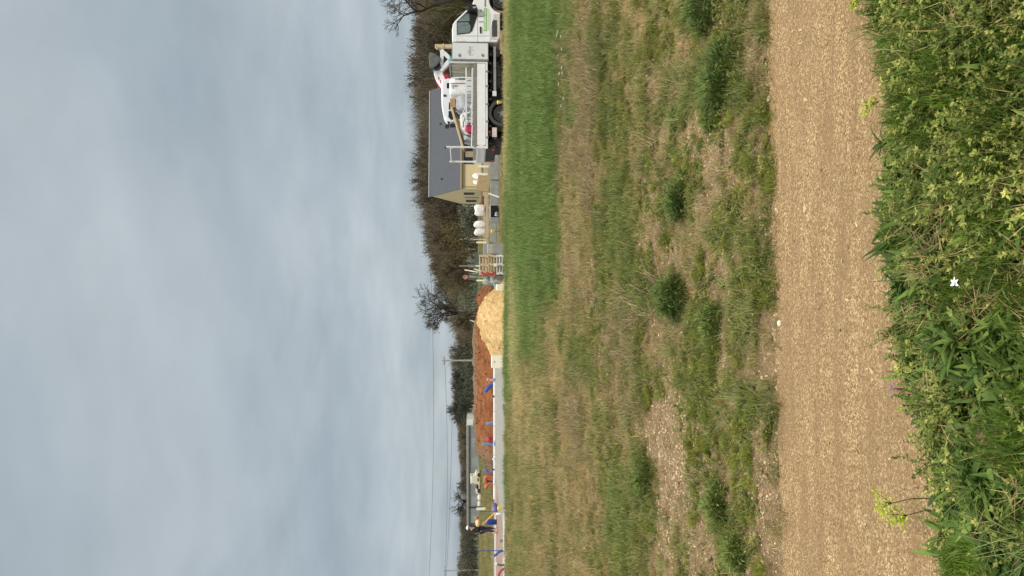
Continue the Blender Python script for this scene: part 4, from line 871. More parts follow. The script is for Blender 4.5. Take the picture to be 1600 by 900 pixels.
# ------------------------------------------------------------------ the worker
def skinned(name, pts, edges, radii, m, parent, sub=2, root=0):
    me = bpy.data.meshes.new(name); me.from_pydata(pts, edges, []); me.materials.append(m); o = bpy.data.objects.new(name, me); COL.objects.link(o); o.parent = parent
    md = o.modifiers.new('skin', 'SKIN'); md.use_smooth_shade = True
    for i, v_ in enumerate(me.skin_vertices[0].data): v_.radius = radii[i] if isinstance(radii[i], tuple) else (radii[i], radii[i]); v_.use_root = (i == root)
    s = o.modifiers.new('sub', 'SUBSURF'); s.levels = sub; s.render_levels = sub; return o
XW = XZ(776, 827.5, 42)[0]; wk = thing('person', 'person in black with a white helmet working with a long orange tool', 'person', (XW, 42, 0), R(-8))
# facing +x (towards the tool), slightly bent forward
J = {'pel': (0, 0, .94), 'sp': (.01, 0, 1.12), 'ch': (.04, 0, 1.33), 'nk': (.10, 0, 1.49), 'hd': (.14, 0, 1.60), 'ht': (.15, 0, 1.70),
     'hl': (0, .09, .90), 'kl': (.06, .11, .50), 'al': (-.03, .12, .09), 'tl': (.12, .13, .04), 'hr': (0, -.09, .90), 'kr': (.02, -.11, .50), 'ar': (-.10, -.12, .09), 'tr': (.06, -.13, .04),
     'sl': (.05, .18, 1.40), 'el': (.12, .22, 1.14), 'wl': (.30, .10, 1.08), 'pl': (.37, .07, 1.08), 'sr': (.05, -.18, 1.40), 'er': (.08, -.23, 1.13), 'wr': (.27, -.12, 1.05), 'pr': (.34, -.09, 1.04)}
ks = list(J); ed = [('pel', 'sp'), ('sp', 'ch'), ('ch', 'nk'), ('nk', 'hd'), ('hd', 'ht'), ('pel', 'hl'), ('hl', 'kl'), ('kl', 'al'), ('al', 'tl'), ('pel', 'hr'), ('hr', 'kr'), ('kr', 'ar'), ('ar', 'tr'),
      ('ch', 'sl'), ('sl', 'el'), ('el', 'wl'), ('wl', 'pl'), ('ch', 'sr'), ('sr', 'er'), ('er', 'wr'), ('wr', 'pr')]
rd = {'pel': .13, 'sp': .12, 'ch': .14, 'nk': .055, 'hd': .085, 'ht': .07, 'hl': .09, 'kl': .06, 'al': .04, 'tl': .035, 'hr': .09, 'kr': .06, 'ar': .04, 'tr': .035, 'sl': .06, 'el': .042, 'wl': .027, 'pl': .03, 'sr': .06, 'er': .042, 'wr': .027, 'pr': .03}
skinned('body', [J[k_] for k_ in ks], [(ks.index(a_), ks.index(b__)) for a_, b__ in ed], [rd[k_] for k_ in ks], M['skin'], wk)
for sgn, pk in ((1, 'pl'), (-1, 'pr')):
    hnd = MB(); p = Vector(J[pk])
    for q_ in range(4): hnd.tube([p+Vector((.01, -.03+.02*q_, .01)), p+Vector((.05, -.03+.02*q_, .01)), p+Vector((.06, -.03+.02*q_, -.025-.004*q_)), p+Vector((.04, -.03+.02*q_, -.04))], [.009, .009, .008, .007], 6)
    hnd.tube([p+Vector((-.01, -.03*sgn, 0)), p+Vector((.02, -.05*sgn, -.01)), p+Vector((.04, -.035*sgn, -.03))], [.011, .01, .008], 6); hnd.build('fingers', M['skin'], wk, smooth_=True)
def sub_(keys, edges, sc, name, m): skinned(name, [J[k_] for k_ in keys], [(keys.index(a_), keys.index(b__)) for a_, b__ in edges], [rd[k_]*sc for k_ in keys], m, wk)
sub_(['sp', 'ch', 'pel', 'sl', 'el', 'sr', 'er', 'wl', 'wr'], [('pel', 'sp'), ('sp', 'ch'), ('ch', 'sl'), ('sl', 'el'), ('el', 'wl'), ('ch', 'sr'), ('sr', 'er'), ('er', 'wr')], 1.28, 'jacket', M['clothblack'])
sub_(['pel', 'hl', 'kl', 'al', 'hr', 'kr', 'ar'], [('pel', 'hl'), ('hl', 'kl'), ('kl', 'al'), ('pel', 'hr'), ('hr', 'kr'), ('kr', 'ar')], 1.25, 'trousers', M['clothnavy'])
for s_k, t_k in (('al', 'tl'), ('ar', 'tr')):
    p, q_ = Vector(J[s_k]), Vector(J[t_k]); b_ = MB(); b_.tube([p+Vector((0, 0, .2)), p+Vector((0, 0, .02)), p+Vector((0, 0, -.07))], [.07, .065, .06], 10); b_.ball(((p.x+q_.x)/2+.02, (p.y+q_.y)/2, .045), (.14, .055, .05), 2, 0, 0, .8); b_.build('boot', M['boot'], wk, smooth_=True)
hc = Vector((.15, 0, 1.66)); b_ = MB(); b_.ball((hc.x-.01, 0, hc.z+.02), (.125, .115, .10), 3); b_.v = [(x_, y_, max(z_, hc.z+.0)) for x_, y_, z_ in b_.v]; b_.ball((hc.x+.09, 0, hc.z+.005), (.07, .08, .012), 2); b_.build('helmet', M['white'], wk, smooth_=True)
b_ = MB(); b_.ball((hc.x+.095, 0, hc.z-.055), (.02, .014, .022), 2); b_.build('nose', M['skin'], wk, smooth_=True)
for s_ in (-1, 1): b_ = MB(); b_.ball((hc.x+.082, s_*.032, hc.z-.03), (.010, .013, .008), 1); b_.build('eye', M['black'], wk, smooth_=True); b_ = MB(); b_.ball((hc.x+.0, s_*.085, hc.z-.05), (.018, .01, .028), 1); b_.build('ear', M['skin'], wk, smooth_=True)
b_ = MB(); b_.ball((hc.x-.05, 0, hc.z-.05), (.075, .088, .07), 2); b_.build('hair', M['clothblack'], wk, smooth_=True)
g_ = MB(); g_.ball((.0, -.16, .93), (.05, .04, .05), 2); g_.build('tool_pouch', M['concrete'], wk, smooth_=True)

# ------------------------------------------------------------------ flatbed truck
TX = XZ(799, 229, 28)[0]; TF = Frame(TX, 28, R(6.5)); WD = 2.0
def TP(lst, c=0): return [TF(x_, y_, c) for x_, y_ in lst]
tk = thing('flatbed_truck', 'white flatbed truck with a green door sticker standing at the far edge of the field', 'truck', TF.o, R(6.5))
def tbox(name, x0, x1, y0, y1, c0, c1, m, bevel=0, par=None, grow_=0):
    a_ = TF(x0, y0); b__ = TF(x1, y1); xx0, xx1 = sorted((a_[0], b__[0])); z0, z1 = sorted((a_[1], b__[1])); z0 = max(.03, z0)
    q_ = MB(); q_.box((xx0, c0, z0), (xx1, c1, z1)); return q_.build(name, m, par or tk, bevel)
def tprism(name, lst, c0, c1, m, bevel=0, par=None): q_ = MB(); q_.prism(TP(lst), c0, c1); return q_.build(name, m, par or tk, bevel)
arch = [(785-20.5*math.sin(a_), -1+20.5*math.cos(a_)) for a_ in np.linspace(0.12, math.pi-.12, 14)]   # (v, y) from rear to front of the wheel opening
cab = [(706.5, 65), (706.2, 45), (707.5, 37), (710.5, 32), (724, 19), (737.5, 7), (740, 0), (743, -12), (749, -24), (757, -31), (768, -34), (781, -34), (783, -23)]+arch[::-1]+[(781.5, 22), (781.5, 58), (777, 65)]
cb = MB(); cb.prism(TP(cab), .03, WD-.03); cbo = cb.build('cab', M['white'], tk, .035)
ws = MB()
for v0, y0, v1, y1 in ((711.5, 30.2, 736.5, 7.2),):
    a_, b__ = TF(v0, y0), TF(v1, y1); dx, dz = b__[0]-a_[0], b__[1]-a_[1]; l_ = math.hypot(dx, dz); nx, nz = -dz/l_*.02, dx/l_*.02
    ws.prism([a_, b__, (b__[0]+abs(nx), b__[1]+abs(nz)), (a_[0]+abs(nx), a_[1]+abs(nz))], .16, WD-.16)
ws.build('windscreen', M['darkglass'], tk)
for c0, c1, nm in ((.012, .034, 'near'), (WD-.034, WD-.012, 'far')):
    fo_ = tprism('side_window', [(713.6, 54), (713.6, 33.5), (729, 18.2), (746.2, 18.2), (746.4, 22.5), (737.6, 48), (733, 51.5)], c0, c1, M['black'])
    q_ = MB(); e_ = -.006 if nm == 'near' else .006
    q_.prism(TP([(714.8, 52.8), (714.8, 35), (731, 34.2), (735, 40), (735, 48.5), (732.5, 50.6)]), min(c0+e_, c0), c0+.004) if nm == 'near' else q_.prism(TP([(714.8, 52.8), (714.8, 35), (735, 48.5), (732.5, 50.6)]), c1-.004, c1+e_)
    q_.build('pane', M['glass'], fo_)
    if nm == 'near':
        q_ = MB(); q_.prism(TP([(715.4, 33.2), (728, 21.5), (733, 21.5), (734, 32.6)]), c0-.006, c0+.004); q_.build('front_pane', M['glass'], fo_)
mo = tprism('mirror', [(729.5, 19), (730.5, 13.5), (737, 11.5), (743.5, 12), (746.5, 19.5), (744, 21.5), (733, 20.5)], -.26, -.03, M['black'], .02)
q_ = MB(); q_.prism(TP([(738.5, 16), (743.5, 15), (743.5, 17.8), (739, 18)]), -.266, -.255); q_.build('indicator', M['alu'], mo)
tprism('door_handle', [(749.6, 51.5), (749.6, 42), (751.6, 41.5), (751.6, 52)], -.02, .028, M['black'], .005)
for lst in ([(712, 56), (712, 55.4), (765, 55.4), (765, 56)], [(746, 65), (746, 22), (746.5, 22), (746.5, 65)], [(765.6, 64), (765.6, 20), (766, 20), (766, 64)]):
    tprism('door_seam', lst, .024, .032, M['midgrey'])
tprism('side_moulding', [(757, 10), (757, -10), (758.8, -10), (758.8, 10)], .012, .032, M['grey'])
tprism('badge', [(750.6, 17.6), (750.6, 14.2), (752.4, 14.2), (752.4, 17.6)], .02, .032, M['textgrey'])
tprism('lower_dirt_panel', [(764.5, 62), (768.8, 34), (771.5, 21.5), (780.6, 21.5), (780.6, 58), (777, 62)], .020, .033, M['dirtywhite'])
tprism('step_panel', [(768.6, 57), (768.6, 34), (771, 31), (776.4, 31), (776.8, 57)], .006, .03, M['guard'], .01)
tprism('rear_corner_panel', [(712, 64), (712, 60), (722, 57.5), (729, 64)], .018, .033, M['panelwhite'])
so_ = tprism('door_sticker', [(755.8, 48), (755.8, 12.5), (761, 12.5), (761, 48)], .020, .033, M['green'])
q_ = MB(); rg = random.Random(3); yv = 46.5
while yv > 14.5:
    w_ = rg.uniform(.7, 1.5); q_.prism(TP([(756.9, yv), (756.9, yv-w_), (759.6, yv-w_), (759.6, yv)]), .012, .021)
    if rg.random() < .5: q_.prism(TP([(757.7, yv-w_-.05), (757.7, yv-w_-.35), (758.4, yv-w_-.35), (758.4, yv-w_-.05)]), .012, .021)
    yv -= w_+rg.choice([.5, .6, .7, 1.4])
q_.build('lettering', M['palegreen'], so_)
q_ = MB()
for yv in (25.2, 33.6): q_.prism(TP([(748, yv+.7), (748, yv-.7), (755.2, yv-.7), (755.2, yv+.7)]), .018, .033)
q_.build('door_marks', M['textgrey'], tk)
q_ = MB(); yv = 47
while yv > 14:
    q_.prism(TP([(763.1, yv), (763.1, yv-.8), (764, yv-.8), (764, yv)]), .018, .033); yv -= 1.5
q_.build('small_print', M['green'], tk)
for v_, (c0, c1) in ((0, (.02, .03)), ):
    pass
# headlamp on the nose
tprism('headlight', [(752, -20), (752, -29), (758, -30), (759, -21)], .015, .05, M['silver'], .01)
tprism('bumper', [(768, -14), (768, -37), (781, -37), (781, -22)], .0, .06, M['guard'], .01)
# cabinet behind the cab
cbx = tbox('tool_cabinet', 706, 763.5, 66.5, 95, 0, WD, M['midgrey'], .01)
q_ = MB(); a_, b__ = TF(707.6, 92), TF(762.4, 68); q_.box((a_[0], -.022, b__[1]), (b__[0], .0-.003, a_[1])); q_.build('cabinet_door', M['silver'], cbx, .008)
for v_ in (718, 754):
    c_ = TF(v_, 87); q_ = MB(); q_.cyl((c_[0], -.045, c_[1]), (c_[0], -.023, c_[1]), .055, 16); q_.build('lock', M['grey'], cbx)
q_ = MB(); rg = random.Random(9)
for v_, y0, y1 in ((735.5, 73, 87), (733.8, 73, 87), (731.8, 79, 84), (739, 73, 75), (739, 78, 80), (739, 85, 87)):
    yv = y0
    while yv < y1: w_ = rg.uniform(.5, 1); q_.prism(TP([(v_-.55, yv+w_), (v_-.55, yv), (v_+.55, yv), (v_+.55, yv+w_)]), -.026, -.0225); yv += w_+.35
q_.build('cabinet_lettering', M['textgrey'], cbx)
# rack post behind the cab with coiled strap
a_ = TF(679, 66); b__ = TF(707, 66); q_ = MB(); q_.box((a_[0]-.07, .3, b__[1]), (a_[0]+.07, .42, a_[1])); q_.box((a_[0]-.09, .28, a_[1]-.35), (a_[0]+.09, .44, a_[1]-.30))
q_.tube([(a_[0]-.02, .3, a_[1]-.02), (a_[0]-.16, .26, a_[1]-.08), (a_[0]-.2, .26, a_[1]-.2), (a_[0]-.12, .26, a_[1]-.3), (a_[0]-.0, .3, a_[1]-.25)], .025, 6); rk = q_.build('front_rack_post', M['wood'], tk, .01)
# flat bed
tbox('bed_floor', 757, 761, 97, 229, .03, WD-.03, M['grey'])
tbox('drop_side', 745.5, 758.8, 99, 226.5, 0, .035, M['white'], .006)
tbox('drop_side', 745.5, 758.8, 99, 226.5, WD-.035, WD, M['white'], .006)
tbox('top_rail', 739.4, 745.2, 99, 231, -.01, .05, M['rail'], .006)
tbox('top_rail', 739.4, 745.2, 99, 231, WD-.05, WD+.01, M['rail'], .006)
tbox('lower_frame', 759.1, 762.3, 97, 229, -.012, .06, M['panelwhite'], .006)
q_ = MB()
for yv in (112, 135, 163, 190, 215): a_ = TF(759.6, yv); q_.box((a_[0]-.03, -.035, a_[1]-.09), (a_[0]+.03, -.0125, a_[1]+.02))
q_.build('latch', M['grey'], tk)
tbox('corner_post', 702, 762, 95.8, 98.4, -.01, .07, M['panelwhite'], .006)
tbox('corner_post', 702, 762, 95.8, 98.4, WD-.07, WD+.01, M['panelwhite'], .006)
tbox('head_rail', 701.5, 704, 96, 98.2, .07, WD-.07, M['midgrey'])
xc_ = TF(740, 95.3)[0]; q_ = MB(); q_.box((xc_-.03, .1, TF(745, 95)[1]), (xc_-.004, WD-.1, TF(705, 95)[1])); q_.build('headboard_panel', mat('headboard', (.40, .37, .28), .5, var=.3, scale=2.5, stretch=(1, 5, 1)), tk)
for i in range(3): q_ = MB(); q_.box((xc_-.045, .35+.6*i, TF(745, 95)[1]), (xc_-.031, .40+.6*i, TF(705, 95)[1])); q_.build('headboard_bar', M['silver'], tk)
xr = TF(744, 229)[0]; z0, z1 = TF(759, 229)[1], TF(744.3, 229)[1]
q_ = MB(); q_.box((xr-.05, .08, z0), (xr-.01, WD-.08, z1)); q_.box((xr-.065, .12, z0+.05), (xr-.051, WD-.12, z0+.09)); q_.box((xr-.065, .12, z1-.09), (xr-.051, WD-.12, z1-.05)); q_.build('tailgate', M['silver'], tk, .006)  # greyer than the drop sides: shade of the rear face put into colour
zp = TF(697, 229)[1]; zr = TF(703.5, 229)[1]
for c_ in (.03, WD-.03):
    q_ = MB(); q_.box((xr-.06, c_-.04, z0-.08), (xr+.02, c_+.04, z1+.12)); q_.tube([(xr-.02, c_, z1), (xr-.02, c_, zp if c_ < 1 else zp-.08)], .036, 10); q_.build('rack_post', M['panelwhite'], tk, .0)
q_ = MB(); q_.tube([(xr-.02, .03, zr), (xr-.02, WD-.03, zr)], .024, 8); q_.tube([(xr-.02, .06, zr-.12), (xr-.02, .3, zr)], .018, 6); q_.tube([(xr-.02, WD-.06, zr-.12), (xr-.02, WD-.3, zr)], .018, 6); q_.build('rack_crossbar', M['panelwhite'], tk)
q_ = MB(); q_.box((xr-.04, .1, TF(775, 229)[1]), (xr+.08, WD-.1, z0-.03)); q_.build('rear_bar', M['dark'], tk, .01)
for c_ in (.12, WD-.37): q_ = MB(); q_.box((xr-.055, c_, TF(773, 229)[1]), (xr-.041, c_+.25, TF(769, 229)[1])); q_.build('tail_light', M['red'], tk)
# chassis
for c_ in (.55, 1.3): q_ = MB(); a_, b__ = TF(772, 226), TF(764, -20); q_.box((a_[0], c_, a_[1]), (b__[0], c_+.09, b__[1])); q_.build('chassis_rail', M['dark'], tk)
q_ = MB(); rg = random.Random(4)
for yv in np.arange(70, 225, 14): a_ = TF(766, yv); q_.box((a_[0]-.04, .05, a_[1]-.05), (a_[0]+.04, WD-.05, a_[1]+.07))
q_.build('cross_member', M['dark'], tk)
tbox('side_guard', 771.2, 775.3, 72, 146, .02, .06, M['midgrey'], .006)
tbox('guard_bracket', 769.6, 775.8, 142, 150, .0, .019, M['silver'], .006)
tbox('battery_box', 764, 782, 72, 84, .25, .7, M['dark'], .02); tbox('fuel_tank', 765, 783, 96, 134, .3, .8, M['dark'], .04); tbox('exhaust', 775, 780, 60, 120, .85, 1.0, M['grey'], .02)
tbox('light_bracket', 769, 776.4, 199, 214, .0, .04, M['dirtywhite'], .008); tbox('side_light', 763.8, 766.6, 204, 207.5, .02, .045, M['red'], .004)
tbox('rear_box', 763, 784, 214, 228, .25, 1.2, M['dark'], .03)
def wheel(v_, y_, c0, c1, r, hub):
    c_ = TF(v_, y_); q_ = MB(); q_.tube([(c_[0], c0, r), (c_[0], c0+.03, r), (c_[0], (c0+c1)/2, r), (c_[0], c1-.03, r), (c_[0], c1, r)], [r*.9, r*.985, r, r*.985, r*.9], 36); o_ = q_.build('wheel', M['rubber'], tk, .0)
    q_ = MB(); q_.cyl((c_[0], c0-.004, r), (c_[0], c0+.02, r), r*.62, 24); ro_ = q_.build('rim', hub, o_)
    q_ = MB(); q_.cyl((c_[0], c0-.03, r), (c_[0], c0-.004, r), r*.26, 16); 
    for i in range(5): a = i*1.257; q_.cyl((c_[0]+r*.42*math.cos(a), c0-.016, r+r*.42*math.sin(a)), (c_[0]+r*.42*math.cos(a), c0-.004, r+r*.42*math.sin(a)), r*.07, 8)
    q_.build('hub', M['grey'], o_)
for c0, c1 in ((.06, .28), (WD-.28, WD-.06)): wheel(785, -1, c0, c1, .345, M['dark'])
for c0, c1 in ((.10, .30), (.33, .52), (WD-.52, WD-.33), (WD-.30, WD-.10)): wheel(785, 176, c0, c1, .345, M['dark'])
for c0, c1 in ((.04, .56), (WD-.56, WD-.04)):
    c_ = TF(787, 175.5); q_ = MB(); q_.ring((c_[0], .36), .40, .52, c0, c1, -.15, math.pi+.05); q_.build('mudguard', M['guard'], tk)
    q_ = MB(); q_.box((c_[0]-.56, c0, .12), (c_[0]-.53, c1, .5)); q_.build('mudflap', M['black'], tk)

# --- load on the bed
def rball(lst_bounds, c0, c1, name, m, lb, cat, sq=.5, jit_=.04, seed=0, group=None, zmin=None):
    x0, x1, y0, y1 = lst_bounds; a_ = TF(x0, y1, c0); b__ = TF(x1, y0, c0); w_ = abs(b__[0]-a_[0])/2
    w_ = abs(TF(x0, y0, c0)[0]-TF(x0, y1, c0)[0])/2; cx = (TF(x0, y0, c0)[0]+TF(x0, y1, c0)[0])/2; z1_, z0_ = TF(x0, y0, c0)[1], TF(x1, y0, c0)[1]
    if zmin is not None: z0_ = zmin
    q_ = MB(); q_.ball((0, 0, (z1_-z0_)/2), (w_, (c1-c0)/2, (z1_-z0_)/2), 4, jit_, seed, sq); o_ = q_.build(name, m, None, smooth_=True)
    Mt = Matrix.Translation(TF.o) @ Matrix.Rotation(R(6.5), 4, 'Z'); p = Mt @ Vector((cx, (c0+c1)/2, z0_)); o_.location = p; o_.rotation_euler = (0, 0, R(6.5))
    tag(o_, lb, cat, group); return o_, (w_, z1_-z0_)
BZ = TF(757, 150)[1]
def local(o_, lst, c, depth, name, m):
    """a print on a thing that stands on the bed, given in the truck's own axes"""
    q_ = MB(); q_.prism([TF(x_, y_, c) for x_, y_ in lst], c-depth, c); e = q_.build(name, m, None); 
    Mt = Matrix.Translation(TF.o) @ Matrix.Rotation(R(6.5), 4, 'Z'); e.data.transform(o_.matrix_basis.inverted() @ Mt); e.parent = o_; return e
def upd(): bpy.context.view_layer.update()
o1, d1 = rball((702.5, 757, 117.5, 147), .35, 1.35, 'bulk_bag', M['bag'], 'large white bulk bag with red line and dark print on the truck bed', 'bag', .28, .02, 2, None, BZ); upd()
cf = .345
local(o1, [(703, 131), (703, 129.8), (729, 129.8), (729, 131)], cf, .012, 'red_line', M['redprint'])
rg = random.Random(2)
def glyphs(o_, v0, v1, y0, y1, m, c=cf):
    q_ = MB(); v_ = v0
    while v_ < v1:
        w_ = rg.uniform(.5, 1.2); q_.prism([TF(a_, b__, c) for a_, b__ in ((v_, y1), (v_, y0), (v_+w_, y0), (v_+w_, y1))], c-.012, c); v_ += w_+.35
    e = q_.build('print', m, None); Mt = Matrix.Translation(TF.o) @ Matrix.Rotation(R(6.5), 4, 'Z'); e.data.transform(o_.matrix_basis.inverted() @ Mt); e.parent = o_
glyphs(o1, 717, 727, 122, 124.8, M['teal']); glyphs(o1, 711, 716, 122.5, 124.2, M['bluegrey']); glyphs(o1, 705, 714, 133, 135.2, M['bluegrey']); glyphs(o1, 705, 709, 136.6, 138, M['bluegrey']); glyphs(o1, 704.5, 707.5, 120.3, 121.3, M['redprint'])
rball((711, 757, 143, 172), .4, 1.4, 'bulk_bag', M['greybag'], 'slumped light grey bulk bag behind the printed bag on the truck bed', 'bag', .45, .06, 5, None, BZ)
oc, _ = rball((730, 757, 99, 117), .5, 1.5, 'tarpaulin_bundle', mat('beige_tarp', (.34, .29, .19), .8, var=.3, bump=.8, bscale=10), 'beige folded tarpaulin bundle behind the headboard frame', 'bundle', .5, .06, 7, None, BZ)
rball((716.5, 757, 172, 204), .35, 1.25, 'rubble_sack', M['bag'], 'full white sack with black straps in the middle of the truck bed', 'bag', .6, .09, 8, 'sacks on the truck bed', BZ)
rball((724, 757, 196, 219), .35, 1.2, 'rubble_sack', M['greybag'], 'grey white sack next to the tailgate of the truck', 'bag', .55, .09, 11, 'sacks on the truck bed', BZ)
rball((727, 757, 190, 207), .16, .45, 'crimson_bag', M['magenta'], 'crimson bag squeezed against the side of the truck bed', 'bag', .6, .08, 12, None, BZ)
rball((712, 757, 166, 180), .9, 1.6, 'black_sack', M['clothblack'], 'black sack in shadow behind the ladder on the truck bed', 'bag', .6, .08, 13, None, BZ)
Mt = Matrix.Translation(TF.o) @ Matrix.Rotation(R(6.5), 4, 'Z')
def bedthing(name, lb, cat): return thing(name, lb, cat, TF.o, R(6.5))
def bar(q_, p0, p1, c0, c1, r, n=6): a_, b__ = TF(*p0, c0), TF(*p1, c1); q_.tube([(a_[0], c0, a_[1]), (b__[0], c1, b__[1])], r, n)
# straps over the sacks
for i, (p0, pm, p1, lb) in enumerate([((738, 176), (722, 184), (724, 199), 'black strap over the white sack nearest the excavator cab'), ((723, 209), (727, 211.5), (738, 213), 'black strap hanging over the grey white sack by the tailgate')]):
    q_ = MB(); pp = [TF(*p, .28) for p in (p0, pm, p1)]; pts_ = [Vector((pp[0][0]*(1-s)**2+2*pp[1][0]*s*(1-s)+pp[2][0]*s*s, .28, pp[0][1]*(1-s)**2+2*pp[1][1]*s*(1-s)+pp[2][1]*s*s)) for s in np.linspace(0, 1, 10)]
    q_.tube(pts_, .018, 6); o_ = q_.build('black_strap', M['black'], None); o_.location = TF.o; o_.rotation_euler = (0, 0, R(6.5)); tag(o_, lb, 'strap', 'black straps on the truck load')
ld = bedthing('ladder', 'aluminium ladder lying along the near side of the truck bed', 'ladder')
R0, R1 = [(728.5, 106), (731, 231)], [(738.5, 106), (737.8, 231)]
for i, (p0, p1) in enumerate(((( 728.2, 106), (722.5+6, 196)), ((738, 106), (737, 196)))): q_ = MB(); a_, b__ = TF(*p0, .13), TF(*p1, .13); q_.prism([(a_[0], a_[1]-.03), (b__[0], b__[1]-.03), (b__[0], b__[1]+.03), (a_[0], a_[1]+.03)], .10, .14); q_.build('rail', M['silver'], ld)
for yv in np.arange(109, 196, 8.6):
    q_ = MB(); a_, b__ = TF(729, yv, .12), TF(737.4, yv, .12); q_.tube([(a_[0], .12, a_[1]), (b__[0], .12, b__[1])], .017, 6); q_.build('rung', M['grey'], ld)
l2 = bedthing('ladder', 'narrow aluminium ladder sloping down towards the tailgate over the white sacks', 'ladder')
for p0, p1 in (((722, 171), (737.5, 150)), ):
    pass
for p0, p1 in (((730.5, 158), (721, 184)), ((737, 160), (729.5, 202))): q_ = MB(); bar(q_, p0, p1, .2, .2, .02); q_.build('rail', M['alu'], l2)
for s in np.linspace(.05, .8, 4):
    q_ = MB(); bar(q_, (730.5-9.5*s, 158+26*s), (737-7.5*s, 160+42*s), .2, .2, .016); q_.build('rung', M['grey'], l2)
q_ = MB(); bar(q_, (738.2, 196), (737, 229), .12, .12, .022); q_.build('pole', M['silver'], None); e = bpy.data.objects['pole'] if False else q_ 
for e in [o for o in COL.objects if o.name.startswith('pole') and o.parent is None]:
    e.location = TF.o; e.rotation_euler = (0, 0, R(6.5)); e.name = 'metal_pole'; tag(e, 'thin metal pole lying on the rail close to the tailgate', 'pole')
for i, (p0, p1, th, c_, lb, m) in enumerate([((705.5, 167), (724, 232), .035, .42, 'pale planed plank resting across the load of the truck', 'wood'), ((709, 170), (727, 236), .05, .62, 'dark weathered plank lying next to the pale plank', 'darkwood'), ((712, 184), (722, 206), .10, .55, 'short rough plank wedged under the dark plank', 'ply')]):
    q_ = MB(); a_, b__ = TF(*p0, c_), TF(*p1, c_); q_.prism([(a_[0], a_[1]-th), (b__[0], b__[1]-th), (b__[0], b__[1]+th), (a_[0], a_[1]+th)], c_, c_+.16); o_ = q_.build('plank', M[m], None, .006); o_.location = TF.o; o_.rotation_euler = (0, 0, R(6.5)); tag(o_, lb, 'plank', 'planks on the truck bed')
q_ = MB(); q_.prism(TP([(703, 153.5), (703.5, 168), (712, 167.5), (711.5, 153.2)], .5), .5, .95); o_ = q_.build('cardboard_box', M['card'], None, .01); o_.location = TF.o; o_.rotation_euler = (0, 0, R(6.5)); tag(o_, 'brown cardboard box on top of the grey bulk bag on the truck', 'box')

# ------------------------------------------------------------------ mini excavator behind the truck
XF = Frame(XZ(790, 150, 31.3)[0], 31.3); ex = thing('mini_excavator', 'white and red mini excavator with its arm folded behind the flatbed truck', 'excavator', XF.o)
def xp(name, lst, c0, c1, m, bevel=.02, par=None): q_ = MB(); q_.prism([XF(x_, y_, 0) for x_, y_ in lst], c0, c1); return q_.build(name, M[m], par or ex, bevel)
cbn = xp('cab', [(690, 126), (689.5, 150), (690, 165), (692.5, 179), (698, 187.5), (703, 190), (745, 192), (745, 124), (700, 122)], 0, 1.05, 'white', .04)
xp('side_window', [(701.5, 160), (700.5, 183), (704, 187), (736, 188), (736, 160)], -.012, .01, 'darkglass', 0, cbn)
xp('rear_window', [(698, 130), (698, 138), (728, 140), (728, 128)], -.012, .01, 'darkglass', 0, cbn)
q_ = MB(); a_, b__ = XF(699, 188.5), XF(730, 191); q_.prism([(a_[0]-.03, a_[1]), (b__[0]-.03, b__[1]), (b__[0]+.01, b__[1]), (a_[0]+.01, a_[1])], .1, .95); q_.build('front_window', M['darkglass'], cbn)
xp('window_frame', [(699.5, 171.5), (699.5, 173.5), (736, 174), (736, 172)], -.03, -.013, 'panelwhite', 0, cbn)
xp('handle', [(693, 148), (693, 151), (697, 151), (697, 148)], -.03, -.001, 'black', 0, cbn)
xp('work_lamp', [(696, 191), (694.5, 196), (700, 197), (702, 192)], .3, .6, 'black', .01, cbn)
xp('mirror', [(703, 194), (703, 199), (712, 199), (712, 194)], -.1, .05, 'black', .01, cbn)
xp('engine_cover', [(728, 100), (733, 92), (762, 92), (764, 125), (728, 125)], 0, 1.5, 'red', .05)
xp('turntable', [(762, 95), (762, 190), (768, 190), (768, 95)], .2, 1.4, 'dark', .01)
for c_ in (-.15, 1.25): xp('track', [(768, 92), (768, 196), (774, 203), (783, 203), (788, 196), (788, 92), (783, 85), (774, 85)], c_, c_+.35, 'rubber', .04)
xp('boom', [(676.5, 103), (677, 110), (680, 119), (686, 128.5), (694, 140), (703, 153), (707, 152), (703, 144), (699, 134), (696, 122), (693, 112), (690, 104), (683, 102)], .45, .70, 'white', .02)
bo = [o for o in ex.children if o.name.startswith('boom')][0]
xp('red_cylinder', [(690.5, 110), (700.5, 111.5), (702.5, 120), (703, 130), (699, 130), (695, 119)], .40, .52, 'red', .02)
for lst in ([(683, 116), (684, 120), (686, 119), (685, 115.5)], [(686, 121.5), (688, 126), (690, 124.5), (688, 120.5)], [(689.5, 127.5), (692, 132), (694, 130.5), (691.5, 126.5)]):
    xp('boom_mark', lst, .43, .449, 'redprint', 0, bo)
xp('red_edge', [(679, 121), (688, 134), (697, 147), (699, 146.5), (689.5, 132.5), (681, 120.5)], .72, .76, 'red', 0, bo)
q_ = MB(); pa, pb, pc = XF(690, 76), XF(690, 104), XF(704, 89)
am = MB()
for p, q2, th in ((pa, pb, .07), (pa, pc, .085), (pb, pc, .085)):
    dx, dz = q2[0]-p[0], q2[1]-p[1]; l_ = math.hypot(dx, dz); nx, nz = -dz/l_*th, dx/l_*th; am.prism([(p[0]-nx, p[1]-nz), (q2[0]-nx, q2[1]-nz), (q2[0]+nx, q2[1]+nz), (p[0]+nx, p[1]+nz)], .30+.012*(th == .07), .6-.012*(th == .07))
for p in (pa, pb, pc): am.cyl((p[0], .285, p[1]), (p[0], .615, p[1]), .085, 14)
am.build('arm', M['white'], ex)
xp('arm_shade_fill', [(693, 80), (693, 99), (701, 90)], .36, .55, 'black', 0)  # black solid standing in for the shadow inside the arm triangle
